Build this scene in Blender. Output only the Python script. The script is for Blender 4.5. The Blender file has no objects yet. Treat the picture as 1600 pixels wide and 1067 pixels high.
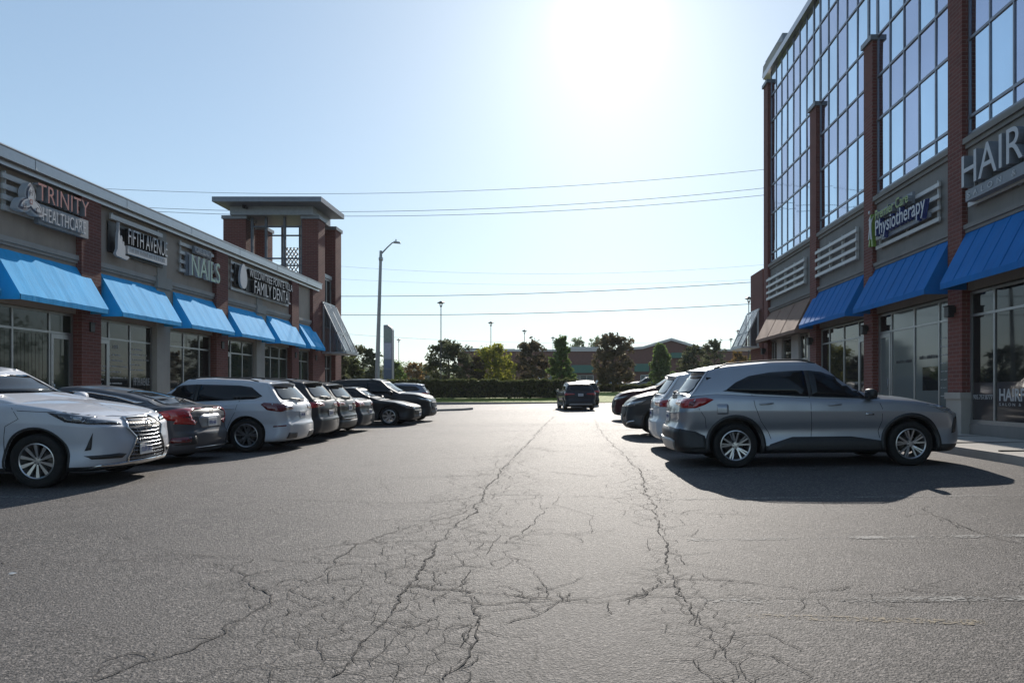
import bpy, bmesh, math, random
import numpy as np
from mathutils import Vector, Matrix, Euler
from mathutils.bvhtree import BVHTree
from mathutils.geometry import delaunay_2d_cdt
from mathutils import noise as mnoise

random.seed(7)
R = math.radians
S = bpy.context.scene
C = S.collection

# ------------------------------------------------------------------ camera, sky, sun, exposure
F = 1100.0            # focal length in pixels of the 1600 px wide photograph
PX, PY = 890.0, 613.0  # vanishing point of the lane / horizon in that photograph
CAMZ = 1.2
cam_d = bpy.data.cameras.new("camera")
cam = bpy.data.objects.new("camera", cam_d)
C.objects.link(cam)
cam.location = (0, 0, CAMZ)
cam.rotation_euler = (R(90), 0, 0)
cam_d.sensor_width = 36
cam_d.lens = F / 1600 * 36
cam_d.shift_x = -(PX - 800) / 1600
cam_d.shift_y = (PY - 533.5) / 1600
cam_d.clip_start = 0.05
cam_d.clip_end = 3000
S.camera = cam

SUN_EL, SUN_AZ = R(27.7), R(3.3)   # azimuth measured from +Y towards +X
w = bpy.data.worlds.new("World")
S.world = w
w.use_nodes = True
nt = w.node_tree
nt.nodes.clear()
sky = nt.nodes.new("ShaderNodeTexSky")
sky.sky_type = 'NISHITA'
sky.sun_disc = False
sky.sun_elevation = SUN_EL
sky.sun_rotation = SUN_AZ
sky.altitude = 100
sky.air_density = 1.0
sky.dust_density = 0.45
sky.ozone_density = 1.4
bg = nt.nodes.new("ShaderNodeBackground")
bg.inputs[1].default_value = 0.125
wo = nt.nodes.new("ShaderNodeOutputWorld")
tint = nt.nodes.new("ShaderNodeMix")
tint.data_type = 'RGBA'
tint.blend_type = 'MULTIPLY'
tint.inputs[0].default_value = 1
tint.inputs[7].default_value = (.86, 1.0, 1.09, 1)
gam = nt.nodes.new("ShaderNodeGamma")      # camera-like tone response of the hazy sky
gam.inputs[1].default_value = .64
nt.links.new(sky.outputs[0], gam.inputs[0])
nt.links.new(gam.outputs[0], tint.inputs[6])
# bright aureole of the hazy air round the sun
tcw = nt.nodes.new("ShaderNodeTexCoord")
dotn = nt.nodes.new("ShaderNodeVectorMath")
dotn.operation = 'DOT_PRODUCT'
dotn.inputs[1].default_value = (math.sin(SUN_AZ) * math.cos(SUN_EL), math.cos(SUN_AZ) * math.cos(SUN_EL), math.sin(SUN_EL))
nt.links.new(tcw.outputs['Generated'], dotn.inputs[0])
acc = tint.outputs[2]
for pw, kk in ((1100, 4.0), (170, .45), (30, .10)):
    mx_ = nt.nodes.new("ShaderNodeMath")
    mx_.operation = 'MAXIMUM'
    mx_.inputs[1].default_value = 0
    nt.links.new(dotn.outputs['Value'], mx_.inputs[0])
    pn_ = nt.nodes.new("ShaderNodeMath")
    pn_.operation = 'POWER'
    pn_.inputs[1].default_value = pw
    nt.links.new(mx_.outputs[0], pn_.inputs[0])
    sc_ = nt.nodes.new("ShaderNodeMix")
    sc_.data_type = 'RGBA'
    sc_.inputs[6].default_value = (0, 0, 0, 1)
    sc_.inputs[7].default_value = (kk, kk, kk, 1)
    nt.links.new(pn_.outputs[0], sc_.inputs[0])
    ad_ = nt.nodes.new("ShaderNodeMix")
    ad_.data_type = 'RGBA'
    ad_.blend_type = 'ADD'
    ad_.inputs[0].default_value = 1
    nt.links.new(acc, ad_.inputs[6])
    nt.links.new(sc_.outputs[2], ad_.inputs[7])
    acc = ad_.outputs[2]
nt.links.new(acc, bg.inputs[0])
nt.links.new(bg.outputs[0], wo.inputs[0])

sl = bpy.data.lights.new("sun", 'SUN')
sl.energy = 3.4
sl.angle = R(0.5)
sl.color = (1.0, 0.93, 0.84)
so = bpy.data.objects.new("sun", sl)
C.objects.link(so)
sd = Vector((math.sin(SUN_AZ) * math.cos(SUN_EL), math.cos(SUN_AZ) * math.cos(SUN_EL), math.sin(SUN_EL)))
so.rotation_euler = sd.to_track_quat('Z', 'Y').to_euler()
so.location = (0, 0, 40)

S.view_settings.view_transform = 'Standard'
S.view_settings.look = 'None'
S.view_settings.exposure = 0.9
S.view_settings.gamma = 1.0
S.render.engine = 'CYCLES'
S.cycles.use_denoising = True
S.cycles.max_bounces = 8
S.cycles.sample_clamp_indirect = 6
S.cycles.caustics_reflective = False
S.cycles.caustics_refractive = False

# ------------------------------------------------------------------ materials
MATS = {}


class NB:
    """small node builder"""
    def __init__(s, name):
        s.m = bpy.data.materials.new(name)
        s.m.use_nodes = True
        s.t = s.m.node_tree
        s.b = s.t.nodes["Principled BSDF"]
        s.out = s.t.nodes["Material Output"]

    def n(s, kind, **kw):
        nd = s.t.nodes.new(kind)
        for k, v in kw.items():
            setattr(nd, k, v)
        return nd

    def l(s, a, b):
        s.t.links.new(a, b)

    def coord(s, scale=(1, 1, 1), src='Object'):
        tc = s.n("ShaderNodeTexCoord")
        mp = s.n("ShaderNodeMapping")
        mp.inputs['Scale'].default_value = scale
        s.l(tc.outputs[src], mp.inputs[0])
        return mp.outputs[0]

    def noise(s, scale, detail=4, rough=.5, vec=None, dist=0):
        nd = s.n("ShaderNodeTexNoise")
        nd.inputs['Scale'].default_value = scale
        nd.inputs['Detail'].default_value = detail
        nd.inputs['Roughness'].default_value = rough
        nd.inputs['Distortion'].default_value = dist
        s.l(vec if vec is not None else s.coord(), nd.inputs['Vector'])
        return nd.outputs['Fac']

    def ramp(s, fac, stops):
        r = s.n("ShaderNodeValToRGB")
        e = r.color_ramp.elements
        while len(e) < len(stops):
            e.new(0.5)
        for i, (p, c) in enumerate(stops):
            e[i].position = p
            e[i].color = (*c, 1) if len(c) == 3 else c
        s.l(fac, r.inputs[0])
        return r.outputs[0]

    def mix(s, fac, a, b, mode='MIX'):
        m = s.n("ShaderNodeMix", data_type='RGBA', blend_type=mode)
        for sock, v in ((m.inputs[0], fac), (m.inputs[6], a), (m.inputs[7], b)):
            if isinstance(v, (int, float)):
                sock.default_value = v
            elif isinstance(v, tuple):
                sock.default_value = (*v, 1)
            else:
                s.l(v, sock)
        return m.outputs[2]

    def math(s, op, a, b=0.0, clamp=False):
        m = s.n("ShaderNodeMath", operation=op)
        m.use_clamp = clamp
        for sock, v in ((m.inputs[0], a), (m.inputs[1], b)):
            if isinstance(v, (int, float)):
                sock.default_value = v
            else:
                s.l(v, sock)
        return m.outputs[0]

    def bump(s, h, strength=.3, dist=.01):
        b = s.n("ShaderNodeBump")
        b.inputs['Strength'].default_value = strength
        b.inputs['Distance'].default_value = dist
        s.l(h, b.inputs['Height'])
        s.l(b.outputs[0], s.b.inputs['Normal'])


def simple(name, col, rough=.5, metal=0.0, var=.12, vscale=6, spec=.5, coat=0, bump=0, emit=None):
    if name in MATS:
        return MATS[name]
    q = NB(name)
    v = q.noise(vscale, 5, .6)
    lo = tuple(max(0, c * (1 - var)) for c in col)
    hi = tuple(min(1, c * (1 + var)) for c in col)
    q.l(q.ramp(v, [(.3, lo), (.7, hi)]), q.b.inputs['Base Color'])
    q.b.inputs['Roughness'].default_value = rough
    q.b.inputs['Metallic'].default_value = metal
    q.b.inputs['Specular IOR Level'].default_value = spec
    if coat:
        q.b.inputs['Coat Weight'].default_value = coat
        q.b.inputs['Coat Roughness'].default_value = .04
    if bump:
        q.bump(q.noise(vscale * 8, 3), bump, .01)
    MATS[name] = q.m
    return q.m


def paint(name, col, metal=.6, rough=.32):
    if name in MATS:
        return MATS[name]
    metal, rough = (metal * .45 if max(col) > .09 else 0.0), rough + .12
    q = NB(name)
    d = q.noise(3, 4, .6)
    dust = q.ramp(d, [(.35, col), (.8, tuple(c * .85 + .02 for c in col))])
    fl = q.noise(900, 1)
    q.l(q.mix(.12, dust, q.ramp(fl, [(.35, tuple(c * .5 for c in col)), (.65, tuple(min(1, c * 1.7) for c in col))])), q.b.inputs['Base Color'])
    q.l(q.ramp(d, [(.3, (rough,) * 3), (.8, (rough + .1,) * 3)]), q.b.inputs['Roughness'])
    q.b.inputs['Metallic'].default_value = metal
    q.b.inputs['Specular IOR Level'].default_value = .08
    q.b.inputs['Coat Weight'].default_value = .8 if max(col) > .2 else .5
    q.b.inputs['Coat IOR'].default_value = 1.36
    q.b.inputs['Coat Roughness'].default_value = .06
    MATS[name] = q.m
    return q.m


def brick_mat(name, c1, c2, mortar, sc=1.0):
    q = NB(name)
    tc = q.n("ShaderNodeTexCoord")
    sp = q.n("ShaderNodeSeparateXYZ")
    q.l(tc.outputs['Object'], sp.inputs[0])
    u = q.math('ADD', sp.outputs[0], sp.outputs[1])
    cb = q.n("ShaderNodeCombineXYZ")
    q.l(u, cb.inputs[0])
    q.l(sp.outputs[2], cb.inputs[1])
    br = q.n("ShaderNodeTexBrick")
    br.inputs['Color1'].default_value = (*c1, 1)
    br.inputs['Color2'].default_value = (*c2, 1)
    br.inputs['Mortar'].default_value = (*mortar, 1)
    br.inputs['Scale'].default_value = sc
    br.inputs['Mortar Size'].default_value = .008
    br.inputs['Mortar Smooth'].default_value = .2
    br.inputs['Bias'].default_value = 0
    br.inputs['Brick Width'].default_value = .29
    br.inputs['Row Height'].default_value = .09
    q.l(cb.outputs[0], br.inputs['Vector'])
    nz = q.noise(1.3, 5, .6)
    q.l(q.mix(.35, br.outputs['Color'], q.ramp(nz, [(.3, tuple(c * .6 for c in c1)), (.75, tuple(c * 1.3 for c in c2))])), q.b.inputs['Base Color'])
    q.b.inputs['Roughness'].default_value = .85
    q.bump(q.math('SUBTRACT', 1.0, br.outputs['Fac']), .6, .008)
    MATS[name] = q.m
    return q.m


BRICK = brick_mat('brick', (.19, .058, .045), (.12, .036, .03), (.22, .17, .15))
BRICK2 = brick_mat('brick_far', (.16, .062, .048), (.12, .045, .036), (.2, .16, .14))


def stucco(name, col, stain=.12):
    q = NB(name)
    a = q.noise(1.2, 6, .65)
    v = q.coord((2.5, 2.5, .25))
    st = q.noise(1.5, 4, .6, v)
    c0 = q.ramp(a, [(.3, tuple(c * .88 for c in col)), (.72, tuple(c * 1.1 for c in col))])
    q.l(q.mix(q.ramp(st, [(.5, (0, 0, 0)), (.8, (stain * 4,) * 3)]), c0, tuple(c * .72 for c in col)), q.b.inputs['Base Color'])
    q.b.inputs['Roughness'].default_value = .9
    q.bump(q.noise(160, 3), .25, .004)
    MATS[name] = q.m
    return q.m


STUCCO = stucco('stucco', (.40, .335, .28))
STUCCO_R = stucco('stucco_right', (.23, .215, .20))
STUCCO_L = stucco('stucco_light', (.40, .37, .34))
CONC = stucco('concrete', (.36, .34, .31))
KERB = stucco('kerb_concrete', (.40, .37, .34))


def asphalt(name, base=.062, worn=.35):
    q = NB(name)
    co = q.coord()
    big = q.noise(.22, 5, .6, co)
    mid = q.noise(2.2, 5, .6, co)
    vo = q.n("ShaderNodeTexVoronoi", feature='F1')
    vo.inputs['Scale'].default_value = 75
    q.l(co, vo.inputs['Vector'])
    fine = q.noise(140, 3, .75, co)
    mot = q.noise(36, 4, .85, co)
    agg = q.ramp(vo.outputs['Color'], [(.2, (base * .42,) * 3), (.55, (base * 1.0, base * .98, base * .96)), (.86, (base * 2.1, base * 1.98, base * 1.88)), (1, (base * 4.2, base * 4.0, base * 3.8))])
    c1 = q.mix(.5, agg, q.ramp(fine, [(.35, (base * .5,) * 3), (.7, (base * 1.8,) * 3)]))
    c1 = q.mix(.62, c1, q.ramp(mot, [(.36, (base * .06,) * 3), (.46, (base * .5,) * 3), (.54, (base * 1.5, base * 1.42, base * 1.36)), (.64, (base * 4.8, base * 4.5, base * 4.2))]))
    c2 = q.mix(q.ramp(big, [(.35, (0, 0, 0)), (.7, (worn,) * 3)]), c1, (base * 1.9, base * 1.8, base * 1.75))
    c3 = q.mix(q.ramp(mid, [(.52, (0, 0, 0)), (.75, (.55,) * 3)]), c2, (base * .55,) * 3)
    # hairline crazing of the worn surface
    nz = q.n("ShaderNodeTexNoise")
    nz.inputs['Scale'].default_value = 1.1
    nz.inputs['Detail'].default_value = 6
    q.l(co, nz.inputs['Vector'])
    mv = q.n("ShaderNodeMix", data_type='RGBA', blend_type='LINEAR_LIGHT')
    mv.inputs[0].default_value = .38
    q.l(co, mv.inputs[6])
    q.l(nz.outputs['Color'], mv.inputs[7])
    v2 = q.n("ShaderNodeTexVoronoi", feature='DISTANCE_TO_EDGE')
    v2.inputs['Scale'].default_value = .75
    q.l(mv.outputs[2], v2.inputs['Vector'])
    cr = q.ramp(v2.outputs['Distance'], [(.0, (1, 1, 1)), (.006, (0, 0, 0))])
    msk = q.ramp(q.noise(.5, 3, .5, co), [(.5, (0, 0, 0)), (.62, (.75,) * 3)])
    crk = q.mix(1.0, cr, msk, 'MULTIPLY')
    c4 = q.mix(crk, c3, (base * .22,) * 3)
    q.l(q.mix(1.0, c4, (1.03, .985, .965), 'MULTIPLY'), q.b.inputs['Base Color'])
    q.b.inputs['Roughness'].default_value = .68
    q.b.inputs['Specular IOR Level'].default_value = .26
    h = q.math('ADD', q.math('MULTIPLY', vo.outputs['Distance'], -1.0), q.math('MULTIPLY', fine, .5))
    h = q.math('SUBTRACT', h, q.math('MULTIPLY', crk, .8))
    h = q.math('ADD', h, q.math('MULTIPLY', mot, 2.0))
    q.bump(h, .8, .007)
    MATS[name] = q.m
    return q.m


ASPH = asphalt('asphalt', .082)
ASPH2 = asphalt('asphalt_road', .13, .6)


def faded(name, col, thr):
    q = NB(name)
    co = q.coord()
    a = q.noise(38, 4, .7, co)
    b = q.noise(2.2, 4, .6, co)
    f = q.math('ADD', q.math('MULTIPLY', a, .7), q.math('MULTIPLY', b, .5))
    fac = q.ramp(f, [(thr, (0, 0, 0)), (thr + .1, (1, 1, 1))])
    tr = q.n("ShaderNodeBsdfTransparent")
    mx = q.n("ShaderNodeMixShader")
    q.b.inputs['Base Color'].default_value = (*col, 1)
    q.b.inputs['Roughness'].default_value = .8
    q.l(fac, mx.inputs[0])
    q.l(tr.outputs[0], mx.inputs[1])
    q.l(q.b.outputs[0], mx.inputs[2])
    q.l(mx.outputs[0], q.out.inputs[0])
    MATS[name] = q.m
    return q.m


LINE_W = faded('line_white', (.27, .26, .245), .575)
LINE_Y = faded('line_yellow', (.27, .22, .15), .62)
CRACK = simple('crack_tar', (.030, .028, .027), .95, var=.4, vscale=30)


def grass_mat():
    q = NB('grass')
    a = q.noise(1.3, 5, .6)
    b = q.noise(28, 4, .7)
    c = q.mix(.55, q.ramp(a, [(.3, (.14, .19, .03)), (.7, (.23, .28, .045))]), q.ramp(b, [(.3, (.09, .12, .02)), (.7, (.30, .35, .06))]))
    q.l(c, q.b.inputs['Base Color'])
    q.b.inputs['Roughness'].default_value = .8
    q.b.inputs['Specular IOR Level'].default_value = .2
    q.bump(b, 1.0, .05)
    MATS['grass'] = q.m
    return q.m


GRASS = grass_mat()


def leaf_mat(name, a, b, trans=.45):
    q = NB(name)
    n1 = q.noise(1.6, 3, .6)
    n2 = q.noise(9, 3, .6)
    c = q.mix(.5, q.ramp(n1, [(.35, a), (.68, b)]), q.ramp(n2, [(.3, a), (.75, tuple(x * 1.35 for x in b))]))
    df = q.n("ShaderNodeBsdfDiffuse")
    tl = q.n("ShaderNodeBsdfTranslucent")
    gl = q.n("ShaderNodeBsdfGlossy")
    gl.inputs['Roughness'].default_value = .45
    gl.inputs['Color'].default_value = (.35, .35, .32, 1)
    q.l(c, df.inputs[0])
    q.l(c, tl.inputs[0])
    m = q.n("ShaderNodeMixShader")
    m.inputs[0].default_value = trans
    q.l(df.outputs[0], m.inputs[1])
    q.l(tl.outputs[0], m.inputs[2])
    m2 = q.n("ShaderNodeMixShader")
    m2.inputs[0].default_value = .06
    q.l(m.outputs[0], m2.inputs[1])
    q.l(gl.outputs[0], m2.inputs[2])
    q.l(m2.outputs[0], q.out.inputs[0])
    MATS[name] = q.m
    return q.m


LEAF = {
    'dark': leaf_mat('leaf_dark', (.065, .075, .04), (.12, .13, .065), .5),
    'red': leaf_mat('leaf_bronze', (.08, .068, .045), (.14, .11, .06), .5),
    'yellow': leaf_mat('leaf_yellow', (.16, .18, .03), (.34, .32, .05), .6),
    'green': leaf_mat('leaf_green', (.08, .13, .04), (.16, .22, .06), .55),
    'hedge': leaf_mat('leaf_hedge', (.06, .075, .03), (.13, .14, .05), .45),
    'far': leaf_mat('leaf_far', (.11, .15, .07), (.2, .25, .11), .55),
    'orange': leaf_mat('leaf_orange', (.14, .09, .03), (.24, .15, .04), .5),
}
BARK = simple('bark', (.09, .07, .05), .9, var=.35, vscale=14, bump=.5)


def glass_dark(name, col=(.012, .014, .016), rough=.02, spec=.5, ior=1.5):
    q = NB(name)
    q.b.inputs['Base Color'].default_value = (*col, 1)
    q.l(q.ramp(q.noise(1.5, 4), [(.3, (rough,) * 3), (.8, (rough + .05,) * 3)]), q.b.inputs['Roughness'])
    q.b.inputs['IOR'].default_value = ior
    q.b.inputs['Specular IOR Level'].default_value = spec
    q.b.inputs['Coat Weight'].default_value = .15
    q.b.inputs['Coat Roughness'].default_value = .01
    q.bump(q.noise(.9, 2), .03, .02)
    MATS[name] = q.m
    return q.m


CARGLASS = glass_dark('car_glass', (.008, .009, .011), .02, .3)
STOREGLASS = glass_dark('store_glass', (.018, .02, .02), .01, .4, 1.45)
STOREGLASS_G = glass_dark('store_glass_blinds', (.028, .04, .034), .02, .35, 1.45)
STOREGLASS_F = glass_dark('store_glass_frosted', (.13, .15, .15), .06, .4, 1.45)
STOREGLASS_D = glass_dark('store_glass_film', (.045, .042, .045), .05, .5, 1.5)


def curtain_glass(name, col, metal, rough=.03):
    q = NB(name)
    a = q.noise(.35, 3)
    q.l(q.ramp(a, [(.3, tuple(c * .9 for c in col)), (.7, tuple(min(1, c * 1.08) for c in col))]), q.b.inputs['Base Color'])
    q.b.inputs['Metallic'].default_value = metal
    q.b.inputs['Roughness'].default_value = rough
    q.bump(q.noise(.55, 2), .05, .05)
    MATS[name] = q.m
    return q.m


PANE_V = curtain_glass('vision_glass', (.56, .69, .80), 1.0)
PANE_S = curtain_glass('spandrel_glass', (.46, .50, .62), .95, .05)

WHITE = simple('white_metal', (.5, .5, .49), .45, .0, .06)
ALU = simple('aluminium_frame', (.34, .34, .34), .4, .7, .08)
COPING = simple('coping_metal', (.33, .33, .34), .32, .85, .06)
GREYM = simple('grey_metal', (.20, .21, .23), .5, .2, .1)
DARKM = simple('dark_metal', (.05, .05, .055), .5, .3, .15)
BLACKP = simple('black_plastic', (.02, .02, .021), .5, 0, .2, 30, bump=.05)
RUBBER = simple('rubber', (.018, .018, .018), .8, 0, .25, 20, spec=.25, bump=.1)
CHROME = simple('chrome', (.6, .6, .6), .12, 1, .05)
ALLOY = simple('alloy', (.52, .52, .53), .28, .9, .08, 10)
ALLOY_D = simple('alloy_dark', (.05, .05, .055), .35, .6, .1, 10)
DISC = simple('brake_disc', (.12, .11, .10), .45, .7, .2)
RED = simple('red_lens', (.34, .012, .012), .12, 0, .2, 30, coat=1)
REDD = simple('red_lens_dark', (.12, .008, .01), .12, 0, .2, 30, coat=1)
LENS = simple('clear_lens', (.30, .32, .34), .1, .5, .4, 22, coat=1)
LENSD = simple('headlight_dark', (.05, .055, .065), .1, .4, .5, 30, coat=1)
AMBER = simple('amber', (.30, .10, .02), .2, 0, .1, coat=1)
PLATE = simple('licence_plate_white', (.62, .63, .64), .45, 0, .05)
PLATEB = simple('plate_blue', (.03, .06, .25), .5)
SKID = simple('skid_silver', (.38, .37, .36), .4, .4, .1)
SEAM = simple('door_seam_black', (.006, .006, .006), .8)
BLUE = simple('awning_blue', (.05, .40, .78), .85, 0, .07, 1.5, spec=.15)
def cloth(name, col, sag):
    q = NB(name)
    n1 = q.noise(1.1, 5, .65)
    v = q.coord((.6, 3.0, .6))
    n2 = q.noise(2.2, 4, .6, v)
    c = q.mix(.5, q.ramp(n1, [(.3, tuple(x * .82 for x in col)), (.7, tuple(min(1, x * 1.1 + .01) for x in col))]), q.ramp(n2, [(.3, tuple(x * .8 + .01 for x in col)), (.7, tuple(min(1, x * 1.12) for x in col))]))
    q.l(c, q.b.inputs['Base Color'])
    q.b.inputs['Roughness'].default_value = .8
    q.b.inputs['Specular IOR Level'].default_value = .18
    q.bump(q.math('ADD', n2, q.math('MULTIPLY', q.noise(7, 4), .2)), .35, sag * .35)
    MATS[name] = q.m
    return q.m


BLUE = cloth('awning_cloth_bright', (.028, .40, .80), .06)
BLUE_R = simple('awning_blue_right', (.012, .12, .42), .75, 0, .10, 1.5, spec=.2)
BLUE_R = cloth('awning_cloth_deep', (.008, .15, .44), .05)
BROWN = simple('awning_brown', (.22, .13, .09), .8, 0, .12, 2)
SIGNW = simple('sign_white', (.46, .475, .5), .5, 0, .05)
SIGNB = simple('sign_black', (.012, .012, .014), .5)
SIGNR = simple('sign_red', (.32, .045, .04), .45)
SIGNG = simple('sign_green', (.16, .33, .26), .45)
SIGNL = simple('sign_lime', (.16, .25, .04), .45)
SIGNBL = simple('sign_blue', (.04, .06, .20), .45)
SIGNGR = simple('sign_grey', (.20, .22, .25), .5)
SIGNNAVY = simple('sign_navy', (.045, .05, .09), .5)
DECAL = simple('decal_white', (.42, .43, .44), .6)
DECALD = simple('decal_dark', (.02, .02, .03), .6)
INTER = simple('interior_trim', (.10, .095, .09), .8)
TEAL = simple('teal_band', (.04, .14, .105), .6)
ROOFM = simple('roofing', (.16, .16, .17), .8)

# ------------------------------------------------------------------ mesh helpers


class MB:
    def __init__(s):
        s.v, s.f, s.mi, s.sm = [], [], [], []

    def add(s, vs, fs, mi=0, smooth=False):
        o = len(s.v)
        s.v += [tuple(p) for p in vs]
        s.f += [tuple(i + o for i in f) for f in fs]
        s.mi += [mi] * len(fs) if isinstance(mi, int) else list(mi)
        s.sm += [smooth] * len(fs)

    def box(s, x0, y0, z0, x1, y1, z1, mi=0):
        x0, x1 = sorted((x0, x1))
        y0, y1 = sorted((y0, y1))
        z0, z1 = sorted((z0, z1))
        s.add([(x0, y0, z0), (x1, y0, z0), (x1, y1, z0), (x0, y1, z0), (x0, y0, z1), (x1, y0, z1), (x1, y1, z1), (x0, y1, z1)],
              [(0, 3, 2, 1), (4, 5, 6, 7), (0, 1, 5, 4), (1, 2, 6, 5), (2, 3, 7, 6), (3, 0, 4, 7)], mi)

    def prism(s, base, vec, mi=0):
        """closed prism from a planar polygon (3D points) swept by vec"""
        n = len(base)
        b = [Vector(p) for p in base]
        t = [p + Vector(vec) for p in b]
        nrm = Vector((0, 0, 0))
        for i in range(n):
            nrm += b[i].cross(b[(i + 1) % n])
        if nrm.dot(Vector(vec)) > 0:
            b, t = b[::-1], t[::-1]
        fs = [tuple(range(n)), tuple(range(2 * n - 1, n - 1, -1))]
        fs += [((i + 1) % n, i, n + i, n + (i + 1) % n) for i in range(n)]
        s.add(b + t, fs, mi)

    def tube(s, pts, rs, n=8, mi=0, cap=True):
        pts = [Vector(p) for p in pts]
        if not isinstance(rs, (list, tuple)):
            rs = [rs] * len(pts)
        vs, fs = [], []
        for i, p in enumerate(pts):
            d = (pts[min(i + 1, len(pts) - 1)] - pts[max(i - 1, 0)]).normalized()
            a = d.orthogonal().normalized() if abs(d.z) < .99 else Vector((1, 0, 0))
            if abs(d.z) < .99:
                a = d.cross(Vector((0, 0, 1))).normalized()
            b = d.cross(a)
            for k in range(n):
                t = 2 * math.pi * k / n
                vs.append(p + (a * math.cos(t) + b * math.sin(t)) * rs[i])
        for i in range(len(pts) - 1):
            for k in range(n):
                k2 = (k + 1) % n
                fs.append((i * n + k, (i + 1) * n + k, (i + 1) * n + k2, i * n + k2))
        s.add(vs, fs, mi, True)
        if cap:
            s.add(vs[:n], [tuple(range(n))], mi)
            s.add(vs[-n:], [tuple(range(n - 1, -1, -1))], mi)

    def lathe(s, prof, axis='z', n=24, center=(0, 0, 0), mi=0, smooth=True):
        """prof: list of (radius, height)"""
        vs, fs = [], []
        for (r, h) in prof:
            for k in range(n):
                t = 2 * math.pi * k / n
                a, b = r * math.cos(t), r * math.sin(t)
                p = {'z': (a, b, h), 'y': (b, h, a), 'x': (h, a, b)}[axis]
                vs.append((p[0] + center[0], p[1] + center[1], p[2] + center[2]))
        for i in range(len(prof) - 1):
            for k in range(n):
                k2 = (k + 1) % n
                fs.append((i * n + k, i * n + k2, (i + 1) * n + k2, (i + 1) * n + k))
        s.add(vs, fs, mi, smooth)

    def build(s, name, mats, parent=None, bevel=0, sharp=None):
        me = bpy.data.meshes.new(name)
        me.from_pydata(s.v, [], s.f)
        if not isinstance(mats, (list, tuple)):
            mats = [mats]
        for m in mats:
            me.materials.append(m)
        me.polygons.foreach_set('material_index', s.mi)
        me.polygons.foreach_set('use_smooth', s.sm)
        me.update()
        if sharp is not None:
            me.set_sharp_from_angle(angle=R(sharp))
        o = bpy.data.objects.new(name, me)
        C.objects.link(o)
        if parent is not None:
            o.parent = parent
        if bevel:
            md = o.modifiers.new('bevel', 'BEVEL')
            md.width = bevel
            md.segments = 2
            md.limit_method = 'ANGLE'
        return o


def empty(name, loc=(0, 0, 0), rz=0):
    o = bpy.data.objects.new(name, None)
    C.objects.link(o)
    o.location = loc
    o.rotation_euler = (0, 0, rz)
    o.empty_display_size = .2
    return o


def tag(o, label=None, cat=None, group=None, kind=None):
    if label:
        o['label'] = label
    if cat:
        o['category'] = cat
    if group:
        o['group'] = group
    if kind:
        o['kind'] = kind
    return o


def copy_tree(o, parent=None):
    c = o.copy()
    C.objects.link(c)
    if parent is not None:
        c.parent = parent
    for ch in list(KIDS.get(o.name, [])):
        copy_tree(ch, c)
    return c


KIDS = {}


def index_children():
    KIDS.clear()
    for o in bpy.data.objects:
        if o.parent:
            KIDS.setdefault(o.parent.name, []).append(o)


def flat_poly_mesh(mb, pts2, to3, thick_vec, mi=0, n_side=0):
    mb.prism([to3(a, b) for a, b in pts2], thick_vec, mi)


def text_obj(name, body, parent, to3, width, height, depth, mats, space=1.0, bold=0.0, align_h=None):
    """text as mesh. to3(u,v,w) maps local letter space (u right, v up, w out) to the world"""
    cu = bpy.data.curves.new('txt', 'FONT')
    cu.body = body
    cu.size = 1
    cu.extrude = .5
    cu.space_character = space
    cu.offset = bold
    cu.resolution_u = 4
    ob = bpy.data.objects.new('txt', cu)
    C.objects.link(ob)
    dg = bpy.context.evaluated_depsgraph_get()
    me = bpy.data.meshes.new_from_object(ob.evaluated_get(dg))
    n = len(me.vertices)
    co = np.empty(n * 3)
    me.vertices.foreach_get('co', co)
    co = co.reshape(-1, 3)
    mn, mx = co.min(0), co.max(0)
    co = (co - mn) / np.maximum(mx - mn, 1e-6)
    out = [to3(p[0] * width, p[1] * height, p[2] * depth) for p in co]
    fs, mi = [], []
    for p in me.polygons:
        fs.append(tuple(p.vertices))
        mi.append(0 if p.normal.z > .7 else (1 if len(mats) > 1 else 0))
    bpy.data.objects.remove(ob)
    bpy.data.curves.remove(cu)
    bpy.data.meshes.remove(me)
    mb = MB()
    mb.add(out, fs, mi)
    return mb.build(name, mats, parent)


# ------------------------------------------------------------------ ground
PROF = [(-60, -.5), (-5, -.25), (0, -.2), (5, -.13), (8, -.07), (11, .0), (20, .03), (40, .11), (44, .16), (50.5, .42), (57, .78), (75, 1.25), (130, 1.5), (260, 2.0), (1500, 3.0)]
XK = [-1200, -300, -60, -14, 14, 60, 300, 1200]


def gz(x, y):
    return .011 * max(-14, min(14, x)) + float(np.interp(y, [p[0] for p in PROF], [p[1] for p in PROF]))


def gp(px, py):
    """point of the ground seen at a pixel of the 1600 px photograph"""
    z = 0
    for _ in range(30):
        Y = F * (CAMZ - z) / (py - PY)
        X = (px - PX) * Y / F
        z = .5 * z + .5 * gz(X, Y)
    return X, Y


def sheet(name, x0, x1, y0, y1, dz, mat, label_kind='structure', extra_x=()):
    xs = sorted(set([x0, x1] + [k for k in XK if x0 < k < x1] + [k for k in extra_x if x0 < k < x1]))
    ys = sorted(set([y0, y1] + [p[0] for p in PROF if y0 < p[0] < y1]))
    mb = MB()
    vs = [(x, y, gz(x, y) + dz) for y in ys for x in xs]
    n = len(xs)
    fs = [(j * n + i, j * n + i + 1, (j + 1) * n + i + 1, (j + 1) * n + i) for j in range(len(ys) - 1) for i in range(n - 1)]
    mb.add(vs, fs, 0, True)
    o = mb.build(name, mat)
    tag(o, kind=label_kind)
    return o


sheet('ground', -1200, 1200, -60, 1500, 0, GRASS)
sheet('parking_lot', -60, 60, -55, 44, .004, ASPH)
sheet('road', -300, 300, 44, 50.5, .004, ASPH2)
sheet('far_parking_lot', -120, 120, 78, 122, .004, ASPH2)

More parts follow.
